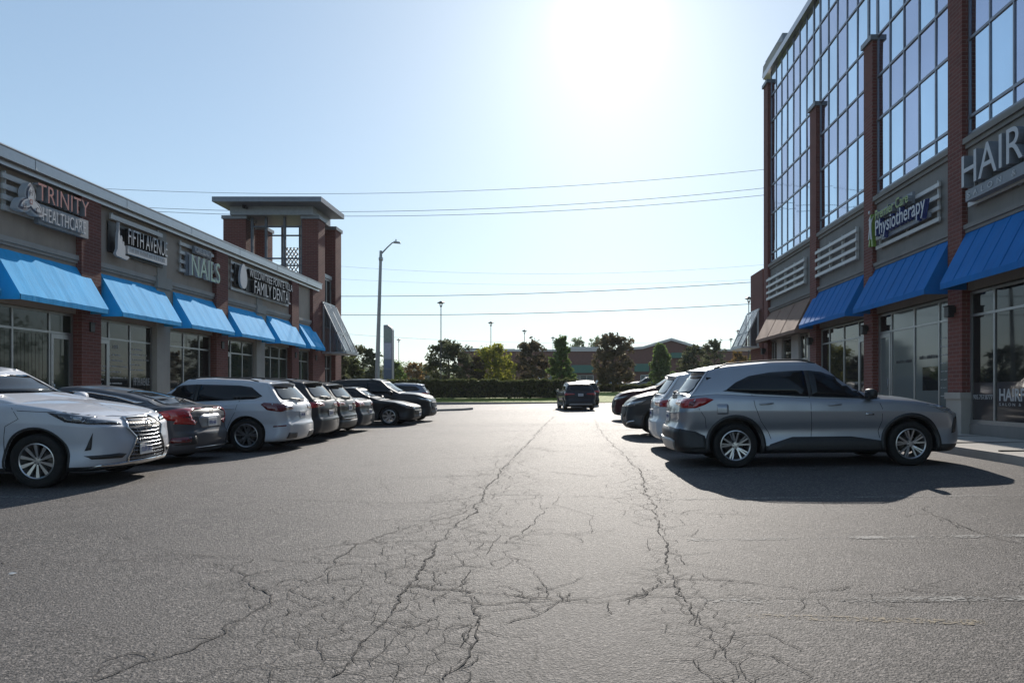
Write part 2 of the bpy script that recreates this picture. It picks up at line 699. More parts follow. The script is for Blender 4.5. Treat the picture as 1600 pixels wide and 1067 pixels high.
# kerb along the far side of the transverse road
mb = MB()
mb.box(-120, 50.5, .3, 120, 50.66, .50)
kerb = mb.build('kerb', KERB)
tag(kerb, kind='structure')

# pavement sheets with a kerb in front of both shop rows


def pavement(name, x0, x1, y0, y1, h=.15, kerb_side=1):
    ys = sorted(set([y0, y1] + [p[0] for p in PROF if y0 < p[0] < y1]))
    mb = MB()
    kx = x1 if kerb_side > 0 else x0
    ix = kx - kerb_side * .16
    a, b = (x0, ix) if kerb_side > 0 else (ix, x1)
    for (xa, xb, dz, mi) in ((a, b, h - .004, 0), (min(ix, kx), max(ix, kx), h, 1)):
        vs, fs = [], []
        for y in ys:
            for (x, zz) in ((xa, -.1), (xa, dz), (xb, dz), (xb, -.1)):
                vs.append((x, y, gz(x, y) + zz))
        for j in range(len(ys) - 1):
            o = j * 4
            for k in range(3):
                fs.append((o + k, o + k + 1, o + 4 + k + 1, o + 4 + k)[::-1])
        e = (len(ys) - 1) * 4
        fs += [(0, 1, 2, 3)[::1], (e + 3, e + 2, e + 1, e)]
        mb.add(vs, fs, mi)
    # expansion joints
    y = y0 + 1
    while y < y1:
        mb.box(a + .01, y, gz(a, y) + h - .02, b - .01, y + .012, max(gz(a, y), gz(b, y)) + h - .0015, 2)
        y += 1.8
    o = mb.build(name, [CONC, KERB, SEAM])
    tag(o, kind='structure')
    return o


XL, XR = -13.5, 9.0
pavement('pavement', XL, -11.45, 2, 41.2, .15, 1)
pavement('pavement', 6.9, XR, -2, 36, .15, -1)

# kerbed island beyond the left row
isl = [(-16, 41.6), (-8.4, 42.3), (-6.6, 43.4), (-6.1, 44.5), (-6.4, 45.3), (-7.5, 45.9), (-16, 46.3)]
mb = MB()
vs = [(x, y, gz(x, y) + .13) for x, y in isl] + [(x, y, gz(x, y) - .1) for x, y in isl]
n = len(isl)
mb.add(vs, [tuple(range(n))] + [(i, n + i, n + (i + 1) % n, (i + 1) % n) for i in range(n)])
o = mb.build('traffic_island', CONC)
tag(o, kind='structure')
gi = [(-16, 43.6), (-9.6, 43.9), (-8.4, 44.4), (-8.6, 44.9), (-10, 45.4), (-16, 45.6)]
mb = MB()
mb.add([(x, y, gz(x, y) + .15) for x, y in gi], [tuple(range(len(gi)))])
o = mb.build('grass_patch', GRASS)
tag(o, kind='structure')


# painted stall lines
def strip(mb, p, q, wid, dz=.008, mi=0):
    p, q = Vector(p), Vector(q)
    d = (q - p).normalized()
    nrm = Vector((-d.y, d.x)) * wid / 2
    n = max(1, int((q - p).length / .5))
    vs, fs = [], []
    for i in range(n + 1):
        c = p.lerp(q, i / n)
        for s_ in (1, -1):
            pt = c + nrm * s_
            vs.append((pt.x, pt.y, gz(pt.x, pt.y) + dz))
    for i in range(n):
        fs.append((2 * i, 2 * i + 1, 2 * i + 3, 2 * i + 2))
    mb.add(vs, fs, mi)


mb = MB()
for (px, py) in ((1072, 844), (1024, 781), (1009, 734.6), (990, 713), (985, 701.4), (975, 691), (968, 681), (962, 673)):
    X, Y = gp(px, py)
    strip(mb, (X, Y), (6.8, Y + .02), .10)
X, Y = gp(1100, 941)
strip(mb, (X, Y), (6.8, Y), .10)
for y in (8.9, 11.8, 14.3, 16.8, 19.2, 21.4, 24.6, 28):
    strip(mb, (-6.6, y), (-11.3, y), .10)
o = mb.build('painted_lines', LINE_W)
tag(o, kind='structure')
mb = MB()
a, b = gp(1150, 963), gp(1540, 974)
strip(mb, a, b, .09)
o = mb.build('painted_line_yellow', LINE_Y)
o.name = 'yellow_painted_line'
tag(o, kind='structure')

# ------------------------------------------------------------------ cracks
rng = random.Random(3)
ckb = MB()


def crack_path(P, wid, jit, step=.035, free=True):
    """jagged dark strip through points"""
    pts = []
    for i in range(len(P) - 1):
        a, b = Vector(P[i]), Vector(P[i + 1])
        n = max(2, int((b - a).length / step))
        for k in range(n):
            pts.append(a.lerp(b, k / n))
    pts.append(Vector(P[-1]))
    off = 0
    jit = jit * .8
    gate = 1.0
    out = []
    for i, p in enumerate(pts):
        d = (pts[min(i + 1, len(pts) - 1)] - pts[max(i - 1, 0)]).normalized()
        off = off * .86 + rng.gauss(0, jit)
        wdw = 1 if free else 4 * (i / max(1, len(pts) - 1)) * (1 - i / max(1, len(pts) - 1))
        out.append(p + Vector((-d.y, d.x)) * off * wdw)
    vs, fs = [], []
    for i, p in enumerate(out):
        d = (out[min(i + 1, len(out) - 1)] - out[max(i - 1, 0)])
        d = d.normalized() if d.length > 1e-6 else Vector((1, 0))
        gate = min(1.5, max(.45, gate + rng.gauss(0, .2)))
        ww = wid * rng.uniform(.5, 1.2) * .25 * gate
        if not free:
            ww = wid * rng.uniform(.75, 1.05) * .25
        elif i in (0, len(out) - 1):
            ww *= .1
        for s_ in (1, -1):
            q = p + Vector((-d.y, d.x)) * ww * s_
            vs.append((q.x, q.y, gz(q.x, q.y) + .010))
    for i in range(len(out) - 1):
        fs.append((2 * i, 2 * i + 1, 2 * i + 3, 2 * i + 2))
    ckb.add(vs, fs)
    return out


def ipath(pix):
    return [gp(*p) for p in pix]


def branchy(P, wid, jit, nb, blen, bw):
    out = crack_path(P, wid, jit)
    for _ in range(nb):
        p = rng.choice(out)
        ang = rng.uniform(0, 2 * math.pi)
        L = rng.uniform(.3, 1) * blen
        q = p
        pts = [p]
        for _k in range(5):
            ang += rng.gauss(0, .6)
            q = q + Vector((math.cos(ang), math.sin(ang))) * L / 5
            pts.append(q)
        crack_path(pts, bw, .008, .04)
    return out


seam1 = ipath([(868, 650), (852, 663), (836, 680), (820, 700), (795, 722), (765, 760), (740, 792), (735, 805), (700, 832), (662, 880), (640, 912), (600, 970), (555, 1012), (515, 1060)])
branchy(seam1, .026, .016, 60, .4, .010)
seam2 = ipath([(929, 655), (934, 668), (945, 682), (962, 698), (980, 716), (995, 732), (1005, 755), (1012, 780), (1020, 808), (1033, 830), (1044, 868), (1040, 895), (1062, 930), (1090, 965), (1120, 1000), (1150, 1050)])
branchy(seam2, .020, .016, 40, .3, .010)


def network(xa, xb, ya, yb, cell, keep, wid):
    """cell pattern of fatigue cracking: dual edges of a jittered triangulation; keep(x, y) is a probability"""
    pts = []
    y = ya
    while y < yb:
        x = xa
        while x < xb:
            pts.append(Vector((x + rng.uniform(-.45, .45) * cell, y + rng.uniform(-.45, .45) * cell)))
            x += cell
        y += cell
    vo, _, fo, _, _, _ = delaunay_2d_cdt(pts, [], [], 0, 1e-6)
    cc, em_ = [], {}
    for k, f in enumerate(fo):
        A, B, D = (vo[i] for i in f[:3])
        cc.append((A + B + D) / 3)
        for i in range(3):
            e = tuple(sorted((f[i], f[(i + 1) % 3])))
            em_.setdefault(e, []).append(k)
    for e, ks in em_.items():
        if len(ks) == 2:
            p, q = cc[ks[0]], cc[ks[1]]
            m = (p + q) / 2
            if .002 < (q - p).length < cell * 1.3 and keep(m.x, m.y) > .5 + .5 * mnoise.noise(Vector((m.x * 1.1, m.y * .8, cell * 9))) + rng.uniform(-.08, .08):
                crack_path([p, q], wid * rng.uniform(.6, 1.15), .006 if cell < .5 else .014, .03 if cell < .5 else .06, False)


def sx(seam, y):
    s_ = sorted((b, a) for a, b in seam)
    return float(np.interp(y, [k[0] for k in s_], [k[1] for k in s_]))


def band(seam, hw, lo, hi):
    def f(x, y):
        d = abs(x - sx(seam, y)) / hw
        m = .5 + .5 * math.sin(y * 1.9 + 1.3) * math.sin(y * .63)
        return max(0, 1 - d) * (lo + (hi - lo) * m)
    return f


network(-2.6, .4, 2.6, 16, .17, band(seam1, .8, .6, 1.2), .009)
network(-3.2, 1, 2.6, 26, .42, band(seam1, 1.3, .6, 1.2), .011)
network(.1, 2.3, 2.6, 14, .17, band(seam2, .4, .6, 1.2), .009)
network(-.3, 2.6, 2.6, 24, .42, band(seam2, .8, .5, 1.0), .011)
network(-8.5, 8.5, 1.6, 30, 1.3, lambda x, y: .36, .010)
PIX = [
    ([(0, 882), (150, 877), (300, 873), (420, 876), (520, 880), (640, 882), (760, 885)], .014, 12),
    ([(200, 850), (280, 868), (360, 871), (430, 866), (600, 845), (720, 847), (850, 850)], .012, 8),
    ([(215, 750), (300, 752), (330, 760)], .014, 0),
    ([(440, 782), (560, 785), (680, 786), (760, 772), (900, 776), (1000, 780)], .014, 12),
    ([(500, 749), (640, 747), (760, 742), (820, 738)], .016, 6),
    ([(600, 722), (720, 716), (800, 712)], .018, 6),
    ([(345, 880), (385, 900), (410, 925), (421, 943), (386, 960), (356, 975), (350, 990), (300, 1014), (230, 1035), (150, 1066)], .018, 18),
    ([(410, 925), (460, 920), (505, 897), (530, 872), (560, 852), (600, 836), (660, 816), (720, 803), (750, 792)], .016, 18),
    ([(460, 920), (480, 935), (520, 948), (560, 952)], .012, 4),
    ([(735, 890), (725, 915), (742, 950), (752, 1000), (730, 1030), (690, 1064)], .018, 14),
    ([(640, 915), (740, 926), (800, 930), (880, 945), (960, 940), (1040, 912)], .020, 16),
    ([(640, 925), (760, 942), (880, 938), (1000, 925), (1040, 905)], .014, 10),
    ([(800, 870), (840, 900), (880, 938), (830, 965), (790, 975)], .014, 8),
    ([(600, 970), (660, 985), (720, 980), (770, 960)], .012, 8),
    ([(1040, 905), (1150, 908), (1260, 920), (1350, 925), (1480, 928), (1600, 938)], .014, 14),
    ([(1000, 933), (1120, 938), (1260, 935), (1400, 940), (1600, 946)], .011, 8),
    ([(1440, 795), (1500, 822), (1550, 840), (1600, 852)], .018, 8),
    ([(1020, 803), (1100, 802), (1180, 806)], .018, 5),
    ([(960, 830), (900, 838), (840, 834), (800, 845)], .013, 7),
    ([(810, 760), (840, 770), (850, 800), (820, 830), (780, 850)], .013, 12),
    ([(830, 700), (870, 706), (900, 704)], .02, 8),
    ([(800, 720), (840, 735), (880, 740), (930, 745)], .016, 8),
    ([(300, 1000), (420, 990), (520, 975), (600, 968)], .010, 6),
    ([(0, 990), (90, 985), (200, 1000)], .008, 3),
]
for pix, wd, nb in PIX:
    branchy(ipath(pix), wd * .95, .014, nb, .45, wd * .7)
for _ in range(26):
    x, y = rng.uniform(-5, 6.5), rng.uniform(12, 40)
    L = rng.uniform(.8, 3)
    branchy([(x, y), (x + L * rng.uniform(.6, 1), y + rng.uniform(-.3, .3))], .016, .015, 3, .5, .012)
o = ckb.build('pavement_cracks', CRACK)
tag(o, kind='stuff', label='network of dark cracks across the asphalt lane', cat='cracks')

# small litter scrap on the left
mb = MB()
X, Y = gp(12, 898)
mb.add([(X, Y, gz(X, Y) + .006), (X + .05, Y - .01, gz(X, Y) + .009), (X + .055, Y + .025, gz(X, Y) + .012), (X + .004, Y + .03, gz(X, Y) + .016)], [(0, 1, 2, 3)])
o = mb.build('paper_scrap', WHITE)
tag(o, 'small white paper scrap lying on the asphalt at lower left', 'litter')

# ------------------------------------------------------------------ shop buildings


class Fac:
    """facade frame: y along the row, w outwards from the wall plane"""
    def __init__(s, x0, sgn):
        s.x0, s.sgn = x0, sgn

    def box(s, mb, w0, y0, z0, w1, y1, z1, mi=0):
        mb.box(s.x0 + s.sgn * w0, y0, z0, s.x0 + s.sgn * w1, y1, z1, mi)

    def p(s, w, y, z):
        return (s.x0 + s.sgn * w, y, z)

    def t3(s, y0, z0, w0):
        return lambda u, v, w: (s.x0 + s.sgn * (w0 + w), y0 + s.sgn * u, z0 + v)


FL, FR = Fac(XL, 1), Fac(XR, -1)


def storefront(f, par, y0, y1, zs, zh, ztr, mull, door=None, pane_mat=STOREGLASS, panes=None, rec=.12):
    """aluminium shop window between y0 and y1; door = (ya, yb)"""
    fr = MB()
    t = .055
    wf = -rec + .05
    f.box(fr, -rec, y0, zh - t, wf, y1, zh)
    f.box(fr, -rec, y0, zs, wf, y1, zs + .09)
    ys = sorted([y0 + t / 2, y1 - t / 2] + list(mull))
    for y in ys:
        f.box(fr, -rec, y - t / 2, zs + .09, wf - .003, y + t / 2, zh - t)
    f.box(fr, -rec, y0 + t, ztr - t / 2, wf - .006, y1 - t, ztr + t / 2)
    win = fr.build('storefront_window', ALU, par)
    k = 0
    for a, b in zip(ys[:-1], ys[1:]):
        for (za, zb, up) in ((zs + .09, ztr - t / 2, 0), (ztr + t / 2, zh - t, 1)):
            if door and not up and abs(a - door[0]) < .05:
                continue
            g = MB()
            f.box(g, -rec + .008, a + t / 2, za, -rec + .02, b - t / 2, zb)
            m = pane_mat
            if panes:
                m = panes[k % len(panes)]
            g.build('pane', m, win)
        k += 1
    if door:
        a, b = door
        d = MB()
        s_ = .09
        a2, b2 = a + t / 2 + .01, b - t / 2 - .01
        zb, zt = zs + .02, ztr - t / 2 - .01
        f.box(d, -rec, a2, zb, -rec + .06, a2 + s_, zt)
        f.box(d, -rec, b2 - s_, zb, -rec + .06, b2, zt)
        f.box(d, -rec, a2 + s_, zb, -rec + .06, b2 - s_, zb + .22)
        f.box(d, -rec, a2 + s_, zt - .12, -rec + .06, b2 - s_, zt)
        dr = d.build('door', ALU, par)
        g = MB()
        f.box(g, -rec + .02, a2 + s_, zb + .22, -rec + .035, b2 - s_, zt - .12)
        g.build('door_glass', pane_mat, dr)
        h = MB()
        yy = a2 + s_ * .5
        h.tube([f.p(-rec + .06, yy, zb + .95), f.p(-rec + .11, yy, zb + .95), f.p(-rec + .11, yy, zb + 1.25), f.p(-rec + .06, yy, zb + 1.25)], .012, 6)
        h.build('handle', CHROME, dr)
    return win


def awning(f, par, y0, y1, ztop, zbot, proj, mat, val=.13, ribs=5):
    mb = MB()
    n = 14
    # closed wedge shell: sloped cloth, valance, two side triangles
    prof = [(.015, ztop), (proj, zbot + val), (proj, zbot), (proj - .02, zbot), (proj - .02, zbot + val - .02), (.015, ztop - .03)]
    vs, fs = [], []
    ys = [y0 + (y1 - y0) * i / n for i in range(n + 1)]
    for i, y in enumerate(ys):
        sag = .006 * math.sin(i * 2.1) if 0 < i < n else 0
        for k, (w_, z) in enumerate(prof):
            vs.append(f.p(w_, y, z - (sag if k < 2 else 0)))
    m = len(prof)
    for i in range(n):
        for k in range(m):
            k2 = (k + 1) % m
            q = (i * m + k, i * m + k2, (i + 1) * m + k2, (i + 1) * m + k)
            fs.append(q if f.sgn < 0 else q[::-1])
    mb.add(vs, fs)
    for y, dy in ((y0, .02), (y1, -.02)):
        tri = [f.p(.015, y, ztop), f.p(proj, y, zbot + val), f.p(proj, y, zbot), f.p(.015, y, zbot)]
        mb.prism(tri, (0, dy, 0))
    # seams of the cloth
    for i in range(1, ribs + 1):
        y = y0 + (y1 - y0) * i / (ribs + 1)
        mb.prism([f.p(.02, y, ztop - .004), f.p(proj + .002, y, zbot + val + .001), f.p(proj + .008, y, zbot + val + .007), f.p(.026, y, ztop + .005)], (0, .02, 0))
    o = mb.build('awning', mat, par)
    return o


def wall_lamp(f, par, y, z):
    mb = MB()
    f.box(mb, .0, y - .05, z - .02, .06, y + .05, z + .12)
    f.box(mb, .06, y - .09, z - .12, .2, y + .09, z + .12)
    f.box(mb, .05, y - .1, z + .12, .22, y + .1, z + .15)
    mb.build('wall_lamp', BLACKP, par, bevel=.008)


def rails(f, par, y0, y1, zs, h=.1, w0=.1, posts=True):
    for z in zs:
        mb = MB()
        f.box(mb, w0, y0, z - h / 2, w0 + .05, y1, z + h / 2)
        mb.build('sign_rail', WHITE, par)
    k = max(2, int((y1 - y0) / .9))
    for i in range(k):
        y = y0 + .15 + (y1 - y0 - .3) * i / (k - 1)
        mb = MB()
        f.box(mb, .0, y - .02, zs[-1] - .06, w0 - .003, y + .02, zs[0] + .14)
        mb.build('bracket', WHITE, par)


# ---- left building
LB = empty('shop_building', (0, 0, 0))
tag(LB, 'single storey beige and brick shop row with bright blue awnings left of the lane', 'building')
z_side = .06
PIERS = [(12.0, 12.8, 'b'), (15.6, 16.35, 'c'), (19.25, 20.05, 'b'), (22.9, 23.65, 'c'), (26.6, 27.5, 'b'), (30.2, 31.0, 'c'), (33.85, 34.7, 'b'), (36.6, 37.45, 'b'), (8.3, 9.05, 'c'), (4.6, 5.4, 'b')]
PIERS.sort()
Y0, Y1 = 1.5, 37.45
mb = MB()
FL.box(mb, -.30, Y0, 3.34, -.0, Y1, 6.67)          # sign band
FL.box(mb, -12, Y0, -.3, -.30, Y1, 6.67)           # body behind
FL.box(mb, -.30, Y0, -.2, -.02, Y1 - .01, .14)     # stall riser
wall = mb.build('wall', STUCCO, LB)
mb = MB()
FL.box(mb, -12.1, Y0, 6.56, .17, Y1 + .05, 6.68)
FL.box(mb, -12.1, Y0, 6.68, .30, Y1 + .08, 6.95)
FL.box(mb, -12.1, Y0, 6.95, .33, Y1 + .1, 6.98)
for i in range(10):
    y = 3 + i * 3.6
    FL.box(mb, .29, y, 6.69, .308, y + .05, 6.95)
mb.build('roof_coping', COPING, LB)
for y0, y1, k in PIERS:
    mb = MB()
    if k == 'b':
        FL.box(mb, -.29, y0, .1, .16, y1, 6.56, 0)
        FL.box(mb, -.28, y0 - .02, .02, .19, y1 + .02, .55, 1)
        mb.build('pilaster', [BRICK, CONC], LB)
        wall_lamp(FL, LB, .5 * (y0 + y1), 3.0)
        LB_l = None
    else:
        FL.box(mb, -.29, y0, .0, .08, y1, 4.62, 0)
        FL.box(mb, .0, y0 + .12, 4.95, .03, y1 - .12, 6.54, 0)
        FL.box(mb, -.2, y0 - .04, 4.62, .13, y1 + .04, 4.98, 0)
        mb.build('pier', [CONC], LB)
sorted_p = sorted(PIERS)
for (a, b) in zip(sorted_p[:-1], sorted_p[1:]):
    ya, yb = a[1], b[0]
    mb = MB()
    FL.box(mb, -.01, ya, 4.72, .05, yb, 4.80)
    FL.box(mb, -.01, ya, 4.80, .09, yb, 4.93)
    mb.build('cornice', STUCCO_L, LB)
SF = [
    (16.35, 19.25, [17.15, 18.38], (18.38, 19.22), [STOREGLASS_G]),
    (20.05, 22.9, [20.75, 21.75], (20.08, 20.75), [STOREGLASS]),
    (23.65, 26.6, [24.75, 25.8], None, [STOREGLASS]),
    (27.5, 30.2, [28.2, 29.2], (27.53, 28.2), [STOREGLASS, STOREGLASS_G, STOREGLASS_G]),
    (31.0, 33.85, [31.95, 32.9], None, [STOREGLASS_G]),
    (34.7, 36.6, [35.6], None, [STOREGLASS_G]),
    (12.8, 15.6, [13.7, 14.6], None, [STOREGLASS_G]),
    (9.05, 12.0, [10, 11], None, [STOREGLASS]),
    (5.4, 8.3, [6.3, 7.3], None, [STOREGLASS]),
]
wins = {}
for y0, y1, ml, dr, pm in SF:
    wins[y0] = storefront(FL, LB, y0, y1, .14, 3.32, 2.78, ml, dr, pm[-1], pm)
# curtains behind the first pane: vertical folds
for (a, b) in ((16.45, 17.1), (17.2, 18.3)):
    mb = MB()
    y = a
    while y < b - .05:
        FL.box(mb, -.098, y, .24, -.095, y + .012, 2.7)
        y += .12
    mb.build('curtain_fold', STOREGLASS, wins[16.35])
AW = [(5.5, 8.6), (9.2, 12.2), (12.75, 15.9), (16.45, 19.62), (20.22, 23.32), (23.93, 27.02), (27.6, 30.7), (31.3, 34.3), (35.0, 37.02)]
for y0, y1 in AW:
    awning(FL, LB, y0, y1, 4.62, 3.38, .66, BLUE, ribs=0)

# ---- lettering decals on the windows of the left row


def dashes(f, par, y0, z0, width, rows, dz, h, mat, name='lettering', w=-.094, seed=1):
    """unreadable small print: broken rows of tiny strokes"""
    r_ = random.Random(seed)
    mb = MB()
    for k in range(rows):
        L = width * (r_.uniform(.5, 1) if rows > 1 else 1)
        u = 0
        while u < L:
            d = r_.uniform(.012, .03)
            f.box(mb, w, y0 + f.sgn * u, z0 - k * dz, w + .003, y0 + f.sgn * (u + d), z0 - k * dz + h * r_.uniform(.6, 1))
            u += d + (.012 if r_.random() > .18 else .05)
    return tag(mb.build(name, mat, par), kind='stuff')


W2 = wins[20.05]
dashes(FL, W2, 20.16, 1.95, .5, 14, .13, .045, DECAL, seed=2, w=-.083)
dashes(FL, W2, 20.80, 2.3, .8, 11, .17, .05, DECAL, seed=3)
dashes(FL, W2, 21.82, 2.52, 1.0, 5, .16, .05, DECAL, seed=4)
text_obj('lettering', 'FIFTH AVENUE', W2, FL.t3(21.95, 1.42, -.094), .82, .24, .003, [DECAL])
text_obj('lettering', '905-237-9529', W2, FL.t3(21.86, .78, -.094), .88, .17, .003, [DECAL])
text_obj('lettering', '1481', W2, FL.t3(20.95, 2.5, -.094), .25, .12, .003, [DECAL])

# ---- signs of the left row


def sign_root(name, label, f, y, z):
    o = empty(name, (0, 0, 0))
    tag(o, label, 'sign')
    return o


t = sign_root('shop_sign', 'white three petal knot logo sign with red TRINITY letters above a pale letter panel', FL, 17, 6)
rails(FL, t, 16.6, 19.2, (6.33, 6.08, 5.83, 5.58), .12, .08)
# three-petal logo
cy, cz, rr = 17.18, 5.83, .22


def petal(ang, L=.56, wd=.25, n=12):
    pts = []
    for i in range(n + 1):
        u = i / n
        pts.append((wd * math.sin(math.pi * u) ** .8 * .5, L * u))
    for i in range(n - 1, 0, -1):
        u = i / n
        pts.append((-wd * math.sin(math.pi * u) ** .8 * .5, L * u))
    ca, sa = math.cos(ang), math.sin(ang)
    return [(x * ca - y * sa, x * sa + y * ca) for x, y in pts]


mb = MB()
mb2 = MB()
mb3 = MB()
for k in range(3):
    a = k * 2 * math.pi / 3
    off = lambda P: [(x_ + .10 * math.sin(a), y_ - .10 * math.cos(a)) for x_, y_ in P]
    big = off(petal(a, .58, .34))
    mid = off(petal(a, .54, .27))
    sm_ = off(petal(a, .48, .19))
    dy, dz = -.02 * -math.sin(a), .0
    dw = .0006 * k
    mb.prism([FL.p(.17, cy + x, cz + y) for x, y in big], (.17 + dw, 0, 0))
    mb2.prism([FL.p(.345 + dw, cy + x, cz + y + .01) for x, y in mid], (.006, 0, 0))
    mb3.prism([FL.p(.352 + dw, cy + x, cz + y + .02) for x, y in sm_], (.006, 0, 0))
lg = mb.build('logo_board', SIGNW, t)
mb2.build('logo_outline', SIGNNAVY, lg)
mb3.build('logo_petal', SIGNW, lg)
for ch, u, v, m in (('H', -.04, .17, SIGNNAVY), ('H', -.24, -.20, SIGNNAVY), ('C', .16, -.20, SIGNNAVY), ('CI', -.045, -.05, SIGNR)):
    text_obj('logo_letter', ch, lg, FL.t3(cy + u, cz + v, .362), .08, .13, .006, [m])
text_obj('sign_lettering', 'TRINITY', t, FL.t3(17.52, 6.0, .14), 1.85, .42, .14, [SIGNR, SIGNGR], 1.05)
mb = MB()
FL.box(mb, .12, 17.58, 5.42, .24, 19.4, 5.92)
pn = mb.build('sign_panel', SIGNGR, t)
text_obj('sign_lettering', 'HEALTHCARE', t, FL.t3(17.64, 5.5, .245), 1.55, .34, .07, [SIGNW, SIGNW], 1.1)

t = sign_root('shop_sign', 'white FIFTH AVENUE letters with a statue and skyline logo on the shop row', FL, 21, 6)
rails(FL, t, 20.5, 23.1, (6.33,), .13, .1)
mb = MB()
FL.box(mb, .03, 20.5, 5.3, .07, 23.25, 6.2)
mb.build('back_board', SIGNB, t)
sta = [(-.05, 0), (.0, -.06), (.5, -.1), (.62, -.02), (.6, .02), (.42, .02), (.42, .30), (.36, .30), (.36, .42), (.31, .42), (.31, .36), (.27, .36), (.27, .52), (.24, .58), (.21, .52), (.21, .46), (.17, .50), (.14, .62), (.15, .68), (.125, .74), (.13, .95), (.105, .95), (.10, .72), (.07, .62), (.05, .4), (.04, .15)]
mb = MB()
mb.prism([FL.p(.16, 20.62 + x * .95, 5.26 + y) for x, y in sta], (.08, 0, 0))
mb.build('statue_logo', SIGNW, t)
text_obj('sign_lettering', 'FIFTH AVENUE', t, FL.t3(21.2, 5.66, .10), 2.06, .48, .12, [SIGNW, SIGNB])
mb = MB()
FL.box(mb, .1, 21.2, 5.38, .2, 23.26, 5.62)
p_ = mb.build('sign_panel', SIGNW, t)
dashes(FL, p_, 21.3, 5.46, 1.85, 1, .1, .13, SIGNGR, w=.2, seed=8)

t = sign_root('shop_sign', 'pale green NAILS letters under small white CAPE BEAUTY lettering', FL, 25, 6)
rails(FL, t, 24.2, 26.5, (6.33, 6.03, 5.72, 5.42), .11, .06)
mb = MB()
FL.box(mb, .06, 24.55, 5.30, .14, 24.75, 6.1)
FL.box(mb, .12, 24.95, 6.14, .2, 26.05, 6.4)
mb.build('sign_panel', SIGNGR, t)
text_obj('sign_lettering', 'NAILS', t, FL.t3(24.68, 5.3, .16), 2.0, .75, .10, [SIGNG, SIGNW])
text_obj('sign_lettering', 'CAPE BEAUTY', t, FL.t3(25.0, 6.17, .2), 1.1, .2, .05, [SIGNW, SIGNW])

t = sign_root('shop_sign', 'white FAMILY DENTAL letters with a pointed oval logo on black backing', FL, 30, 6)
rails(FL, t, 27.9, 33.6, (6.36, 6.02, 5.68, 5.34), .11, .04)
mb = MB()
FL.box(mb, .1, 28.1, 5.45, .14, 29.0, 6.35)
FL.box(mb, .1, 29.05, 5.40, .14, 33.3, 6.25)
mb.build('back_board', SIGNB, t)
mb = MB()
ov = []
for i in range(24):
    a = 2 * math.pi * i / 24
    ov.append((.30 * math.sin(a) * (1 - .22 * math.cos(a)), .50 * math.cos(a)))
mb.prism([FL.p(.2, 28.55 + x, 5.9 + y) for x, y in ov][::-1], (.09, 0, 0))
mb.build('oval_logo', SIGNW, t)
text_obj('sign_lettering', 'WILLOWTREE POINTE VILLA', t, FL.t3(29.1, 5.98, .16), 4.5, .33, .12, [SIGNW, SIGNB])
text_obj('sign_lettering', 'FAMILY DENTAL', t, FL.t3(29.55, 5.36, .16), 3.8, .55, .12, [SIGNW, SIGNB])

# ---- corner tower behind the left row
T = empty('brick_tower', (0, 0, 0))
tag(T, 'square open brick tower with flat overhanging grey roof behind the left shop row', 'tower')
TZ = 10.55
for (x0, x1, y0, y1, zb) in ((-14.25, -13.38, 37.5, 38.5, 0), (-14.25, -13.3, 40.0, 41.0, -.1), (-18.45, -17.25, 37.5, 38.6, 0), (-18.45, -17.3, 40, 41, 0)):
    mb = MB()
    mb.box(x0, y0, zb, x1, y1, TZ - .12, 0)
    mb.box(x0 - .07, y0 - .07, TZ - .12, x1 + .07, y1 + .07, TZ + .06, 1)
    mb.build('brick_pier', [BRICK, GREYM], T)
mb = MB()
mb.box(-18.0, 37.3, 10.6, -13.62, 40.1, 11.12)
mb.box(-17.8, 37.5, 11.12, -13.8, 39.9, 11.16)
mb.build('fascia_box', simple('fascia_grey', (.30, .32, .36), .5), T)
mb = MB()
mb.prism([(-18.5, 36.4, 11.06), (-12.85, 36.4, 11.06), (-12.85, 36.4, 11.32), (-18.5, 36.4, 11.32)], (0, 3.75, 0))
mb.build('flat_roof', simple('roof_grey', (.20, .22, .26), .5), T)
mb = MB()
for x in (-17.1, -16.35, -15.35, -14.4):
    mb.box(x, 37.75, 6.9, x + .11, 37.88, 10.6)
for z in (10.05, 8.35, 7.1):
    mb.box(-17.1, 37.79, z, -14.3, 37.86, z + .08)
mb.box(-17.2, 37.76, 6.8, -14.25, 37.87, 6.92)
mb.build('steel_frame', simple('frame_slate', (.09, .10, .125), .5), T)
mb = MB()
for x in (-16.35, -15.35, -14.4):
    mb.box(x, 39.9, 6.9, x + .11, 40.02, 10.6)
for z in (10.05, 8.35, 7.1):
    mb.box(-17.1, 39.92, z, -14.3, 39.98, z + .08)
mb.build('steel_frame', MATS['frame_slate'], T)
# lattice screens in the rear opening
mb = MB()
sc = .2
for (xa, xb) in ((-16.2, -15.37), (-15.22, -14.42)):
    for za, zb in ((7.1, 8.33), (8.43, 9.4)):
        k = -8
        while k < 12:
            for sg in (1, -1):
                # diagonal slat clipped to the panel
                pts = []
                x0_, z0_ = xa + k * sc, za
                L = 3
                p0 = Vector((x0_, z0_)) if sg > 0 else Vector((x0_ + 1.2, z0_))
                d = Vector((sg, 1.5)).normalized()
                t0, t1 = 0, 9
                for ax, lo, hi in ((0, xa, xb), (1, za, zb)):
                    a_, b_ = (lo - p0[ax]) / d[ax], (hi - p0[ax]) / d[ax]
                    t0, t1 = max(t0, min(a_, b_)), min(t1, max(a_, b_))
                if t1 > t0 + .03:
                    a_, b_ = p0 + d * t0, p0 + d * t1
                    n_ = Vector((-d.y, d.x)) * .032
                    yb_ = 39.86 if sg > 0 else 39.88
                    mb.prism([(a_.x - n_.x, yb_, a_.y - n_.y), (a_.x + n_.x, yb_, a_.y + n_.y), (b_.x + n_.x, yb_, b_.y + n_.y), (b_.x - n_.x, yb_, b_.y - n_.y)], (0, .018, 0))
            k += 1
mb.build('lattice_screen', simple('lattice_grey', (.42, .44, .47), .5), T)
